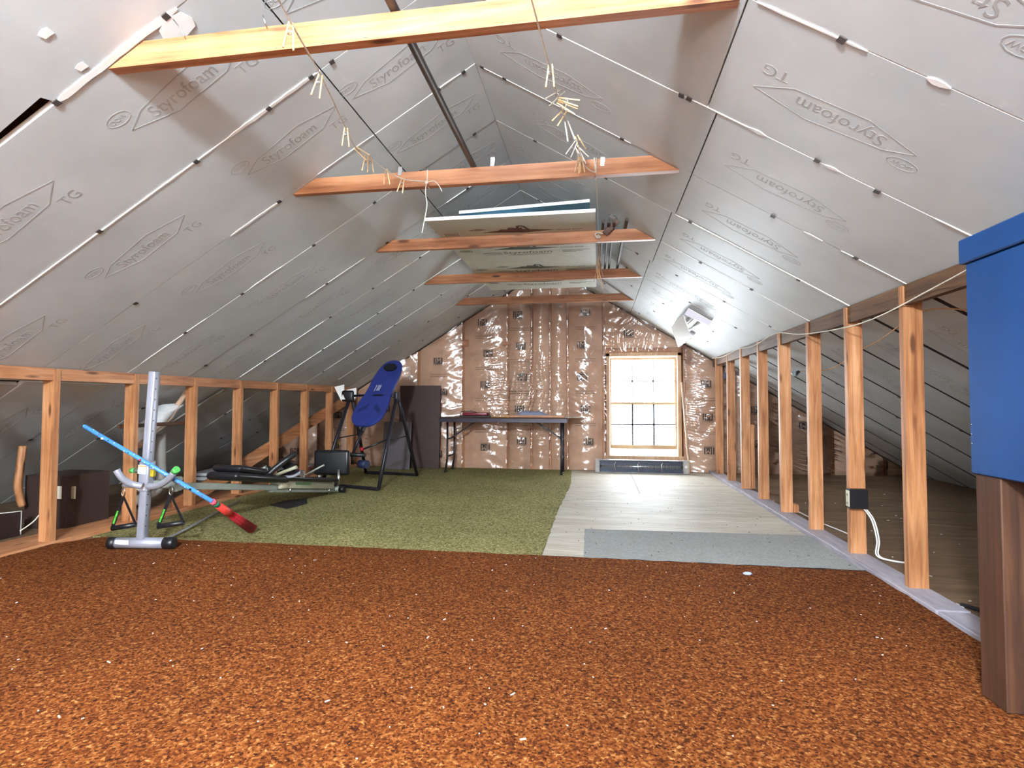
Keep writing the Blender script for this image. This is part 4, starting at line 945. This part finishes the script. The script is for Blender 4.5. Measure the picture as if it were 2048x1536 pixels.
so = smooth_outline(outl, 2); BLU = plain('blue_bed', '27347c', .4, var=.1, sc=5)
bed = MB(); k = len(so); rings = []
for (sc, off) in ((1, -.014), (1, .004), (.985, .010), (.93, .013)):
    rings.append([bc+ew*(a*sc)+el*(b*(1-(1-sc)*.45))+en*off for a, b in so])
vs = sum(rings, []); fs = [[i for i in range(k)][::-1], [3*k+i for i in range(k)]]
for r in range(3): fs += [(r*k+i, r*k+(i+1) % k, (r+1)*k+(i+1) % k, (r+1)*k+i) for i in range(k)]
bedo = bed.add(vs, fs, False).build('bed', BLU, iv)
hp = smooth_outline([(-.075, -.045), (.075, -.045), (.085, .02), (.05, .055), (-.05, .055), (-.085, .02)], 2)
def onbed(mb, ol, ca, cb, th, off=.0132):
    pts = [bc+ew*(ca+a)+el*(cb+b)+en*off for a, b in ol]; q = [p+en*th for p in pts]; n = len(ol)
    mb.add(pts+q, [list(range(n))[::-1], [n+i for i in range(n)]]+[(i, (i+1) % n, n+(i+1) % n, n+i) for i in range(n)]); return mb
onbed(MB(), hp, .01, .36, .03).build('head_pad', M_BLACKV, bedo)
onbed(MB(), smooth_outline([(-.08, -.012), (.08, -.012), (.06, .012), (-.06, .012)], 1), .02, -.045, .002).build('grip_slot', M_BLACK, bedo)
for i in range(7):
    for sgn in (-1, 1): onbed(MB(), [(-.004, -.03), (.004, -.03), (.004, .03), (-.004, .03)], sgn*(.05+.016*i)+.0, -.20-.012*i, .0015).build('vent_slot', plain('slot_navy', '131a48', .6), bedo)
for i in range(6): onbed(MB(), [(-.022, -.0025), (.022, -.0025), (.022, .0025), (-.022, .0025)], -.02, .03+.014*i, .001).build('printed_line', M_WHITE, bedo)
onbed(MB(), [(-.003, -.045), (.003, -.045), (.003, .045), (-.003, .045)], -.065, .06, .001).build('printed_line', M_WHITE, bedo)
MB().beam(bc+el*-.52+en*-.03, bc+el*.3+en*-.03, .035, .05, ew).build('spine_bar', M_DARKM, iv)
MB().tube([PR, bc+en*-.03, PL], .014, 8).build('pivot_axle', M_DARKM, iv)
lo_ = bc+el*-.5+en*-.03; an = V(-2.62, 5.50, .36)
MB().tube([lo_, an], .016, 10).build('height_bar', M_DARKM, iv)
MB().tube([an+V(-.16, .02, .0), an+V(.16, -.03, .0)], .022, 10).build('ankle_bar', M_BLACK, iv)
for s in (-.12, .12): MB().tube([an+V(s-.05, .03, -.1), an+V(s+.05, 0, -.1)], .045, 14).build('ankle_roller', plain('navy_foam', '1c2548', .6), iv)
MB().tube([an, an+V(0, .0, -.1)], .018, 8).build('height_bar', M_DARKM, iv)
kn = ay(724, 898, 5.42); MB().ell(kn, (.022, .022, .022)).build('red_knob', plain('knob_red', 'b01828', .3), iv)
MB().tube([kn+V(.02, 0, 0), PR.lerp(FR, .48)], .010, 8).build('adjuster_rod', M_BLACK, iv)
MB().obox(PL+V(-.02, -.02, .0), (.15, .05, .13), (1, 0, 0), (0, 1, 0), .03).build('bracket_cover', M_BLACK, iv)
MB().prism([(-.03, -.03), (.02, -.03), (-.01, .03)], PL+V(-.06, -.047, -.01), (1, 0, 0), (0, 0, 1), .002).build('triangle_sticker', M_WHITE, iv)

# ================================================================== LEFT KNEE SPACE CLUTTER
M_CARD = plain('cardboard', '35211a', .8, var=.15)
for i, (u, v, sz) in enumerate(((682, 782, .085), (706, 788, .09))):
    P = ay(u, v, 6.3+.15*i)
    m = MB(); m.prism([(-sz*.9, .05), (sz*.5, .08), (sz*.5, -.02), (sz*.15, -.13), (-sz*.5, -.02)], P, (1, .2, 0), (0, 0, 1), .02)
    tag(m.build('foam_scrap', M_FOAM), 'white bent foam scrap tucked above the inversion frame, '+('left one' if i == 0 else 'right one'), 'foam scrap', 'foam scraps by the left wall')
p0 = slope_pt(-1, 3.40, 4.72, -.02); p1 = slope_pt(-1, 4.50, 4.66, -.02)
tag(MB().beam(p0, p1, .016, .045, (RP, 0, -1), .002).build('batten', plain('pale_batten', 'b4afa8', .6)), 'pale flat batten running down the low left slope behind the studs', 'batten')
pp = MB(); X_ = -3.68
ol = [ax(u, v, X_) for u, v in ((309, 826), (326, 804), (357, 776), (372, 773), (366, 792), (352, 812), (337, 836), (310, 856), (275, 890), (275, 851))]
for p_ in ol: p_.z = min(p_.z-.02, roof(p_.x)-.09)
n = len(ol); back = [p+V(-.07, 0, -.02) for p in ol]; cen = sum(ol, Vector())/n
frt = [cen.lerp(p, .8)+V(.05, 0, 0) for p in ol]
ins = thing('insulation_batt', 'white fluffy insulation batt with tan paper edge sagging behind the left studs', 'insulation', cen)
MB().add(frt+ol+back, [list(range(n)), [2*n+i for i in range(n)][::-1]]+[(i, (i+1) % n, n+(i+1) % n, n+i) for i in range(n)]+[(n+i, n+(i+1) % n, 2*n+(i+1) % n, 2*n+i) for i in range(n)], True).build('fluff', plain('white_fibre', 'dcdcde', .95, var=.1, sc=30), ins)
MB().tube(spline([ax(u, v, X_+.03) for u, v in ((372, 776), (367, 793), (352, 815), (337, 838), (312, 858), (278, 893))], 4), .022, 8).build('paper_edge', M_KRAFT, ins)
pv = ax(321, 868, -3.78); pw = ax(321, 965, -3.78)
tag(MB().tube(spline([pv, pv.lerp(pw, .5), pw, pw+V(-.02, -.08, -.09), pw+V(-.05, -.25, -.13)], 5), .042, 16).build('vent_pipe', plain('grey_pvc', '9a968f', .5)), 'grey plastic vent pipe with elbow standing behind the left studs', 'pipe')
bxx = thing('carton', 'dark brown carton with two outlet covers behind the nearest left stud', 'carton', (-3.87, 3.42, .022))
MB().box((-4.05, 3.28, .023), (-3.70, 3.62, .40), .004).build('box', M_CARD, bxx)
for u in (119, 147): 
    P = ay(u, 985, 3.277); MB().box((P.x-.018, 3.274, P.z-.045), (P.x+.018, 3.2795, P.z+.045), .003).build('outlet_cover', plain('ivory', 'd8d2bc') if u == 119 else plain('tan_cover', '8a7a60', .5), bxx)
la = [ax(46, 892, -4.0), ax(40, 935, -4.0), ax(36, 975, -4.0), ax(44, 1012, -4.0)]
m = MB()
tag(m.tube(spline(la, 5), .024, 6).build('bowed_lath', 'fir_z'), 'bowed wooden lath standing in the dark behind the nearest left stud', 'wood')
fr_ = thing('framed_picture', 'dark picture with thin white border lying on its side at the far left', 'picture', ax(20, 1050, -3.95))
a = ax(-30, 1030, -3.85); b = ax(42, 1022, -3.85); c = V(b.x, b.y, .03)
MB().hull8([V(a.x, a.y, .024), V(b.x, b.y, .024), V(b.x-.02, b.y, .024), V(a.x-.02, a.y, .024), a, b, b+V(-.02, 0, 0), a+V(-.02, 0, 0)]).build('board', plain('dark_print', '2c1c1a', .5), fr_)
MB().tube([a+V(.003, 0, 0), b+V(.003, 0, 0), V(b.x+.003, b.y, .03)], .004, 4).build('white_border', M_WHITE, fr_)
tag(MB().tube(spline([ax(40, 1062, -3.6), ax(58, 1050, -3.6), ax(70, 1040, -3.6), ax(78, 1030, -3.6)], 4), .0035, 6).build('cable', M_ROPE), 'short pale cable lying beside the nearest left stud', 'cable')
tag(MB().prism([(-.16, -.3), (.12, -.34), (.2, .2), (-.05, .36), (-.2, .1)], (-3.95, 3.95, .0235), (1, 0, 0), (0, 1, 0), .006).build('cardboard_flap', plain('card_light', '7a604a', .8)), 'flattened cardboard lying behind the second left stud', 'cardboard')
for i, (x, y, z, l) in enumerate(((-4.55, 5.9, .0225, 'lower one of two'), (-4.52, 5.95, .065, 'upper one of two'))):
    tag(MB().obox((x, y, z+.018), (.45, .6, .034), (1, .15*i, 0), (0, 1, 0), .004).build('white_board', plain('white_stack', 'c8c6ca', .5)), 'white board stacked on the floor behind the left studs, '+l, 'board', 'white boards behind the left studs')
P = slope_pt(-1, 4.66, 6.25, -.03); tag(MB().prism([(-.09, -.1), (.1, -.06), (.08, .12), (-.06, .1)], P, (.8, 0, .49), (0, 1, 0), .003).build('paper_scrap', plain('paper', 'c4c4cc', .7)), 'white paper scrap stuck low on the left slope', 'paper')
for i, (u, col, lb) in enumerate(((585, '3a3444', 'dark purple'), (603, 'b06a68', 'pink covered'), (620, '9a9a90', 'grey covered'))):
    P = ax(u, 918, -3.85); tag(MB().obox((P.x-.05*i, P.y+.12*i, .04), (.2, .26, .03), (1, .3*i-.2, 0), (0, 1, 0), .002).build('magazine', plain('mag_%d' % i, col, .4, var=.3, sc=20)), lb+' magazine lying behind the far left studs', 'magazine', 'magazines behind the left studs')
P = ax(677, 885, -3.3); tag(MB().tube(spline([ay(672, 868, 7.2), ay(675, 880, 7.2), ay(679, 890, 7.2)], 4), .006, 6).build('yellow_cord', plain('yellow', 'd0b420', .5)), 'short yellow cord hanging on the plastic wall behind the inversion frame', 'cord')

# ================================================================== LITTER ON THE FLOOR
lint = MB()
def fleck(x, y, z, l, w, a):
    dx, dy = math.cos(a), math.sin(a); lint.obox((x, y, z), (l, w, .002), (dx, dy, random.uniform(-.2, .2)), (-dy, dx, 0))
for i in range(170):
    x = random.uniform(-3.2, 1.35); y = random.uniform(.5, 3.15); r = random.random()
    l = random.uniform(.003, .007) if r < .85 else random.uniform(.008, .018); fleck(x, y, .0255, l, random.uniform(.002, .004) if r < .85 else .004, random.uniform(0, 3.1))
for i in range(60): fleck(random.uniform(-3.2, -.4), random.uniform(3.3, 6.6), .0155, random.uniform(.003, .008), .003, random.uniform(0, 3.1))
for i in range(40): fleck(random.uniform(1.6, 3), random.uniform(1.8, 6), .0235, random.uniform(.005, .02), .006, random.uniform(0, 3.1))
o = lint.build('carpet_lint', plain('lint_white', 'e8e6e4', .8)); o['kind'] = 'stuff'; tag(o, 'tiny white lint flecks scattered over the carpets', 'lint')
lint = MB()
for i in range(110): fleck(random.uniform(-.3, 1.4), random.uniform(3.3, 7.2), .0145 if False else .008, random.uniform(.004, .011), random.uniform(.003, .007), random.uniform(0, 3.1))
for v in lint.v:
    if v.y < 4.02 and v.x > -.09: v.z += .008
o = lint.build('floor_debris', plain('debris_dark', '3b342c', .9)); o['kind'] = 'stuff'; tag(o, 'dark crumbs of debris scattered over the bare plywood', 'debris')
P = az(1495, 1147, .03); tag(MB().ell(P, (.025, .012, .009), 8, 5).build('blue_lint', plain('pale_blue_fluff', 'aab4d4', .9)), 'small pale blue scrap at the edge of the orange carpet', 'scrap')
P = az(1921, 1210, .03); sc_ = thing('paint_scraper', 'small scraper with pale blade on the floor behind the right studs', 'tool', V(P.x, P.y, .023))
MB().prism([(-.04, -.02), (.0, -.025), (.0, .025), (-.045, .015)], V(P.x, P.y, .026), (1, 0, 0), (0, 1, 0), .003).build('blade', M_WHITE, sc_); MB().beam(V(P.x, P.y, .033), V(P.x+.05, P.y-.07, .033), .015, .018).build('handle', M_BLACK, sc_)
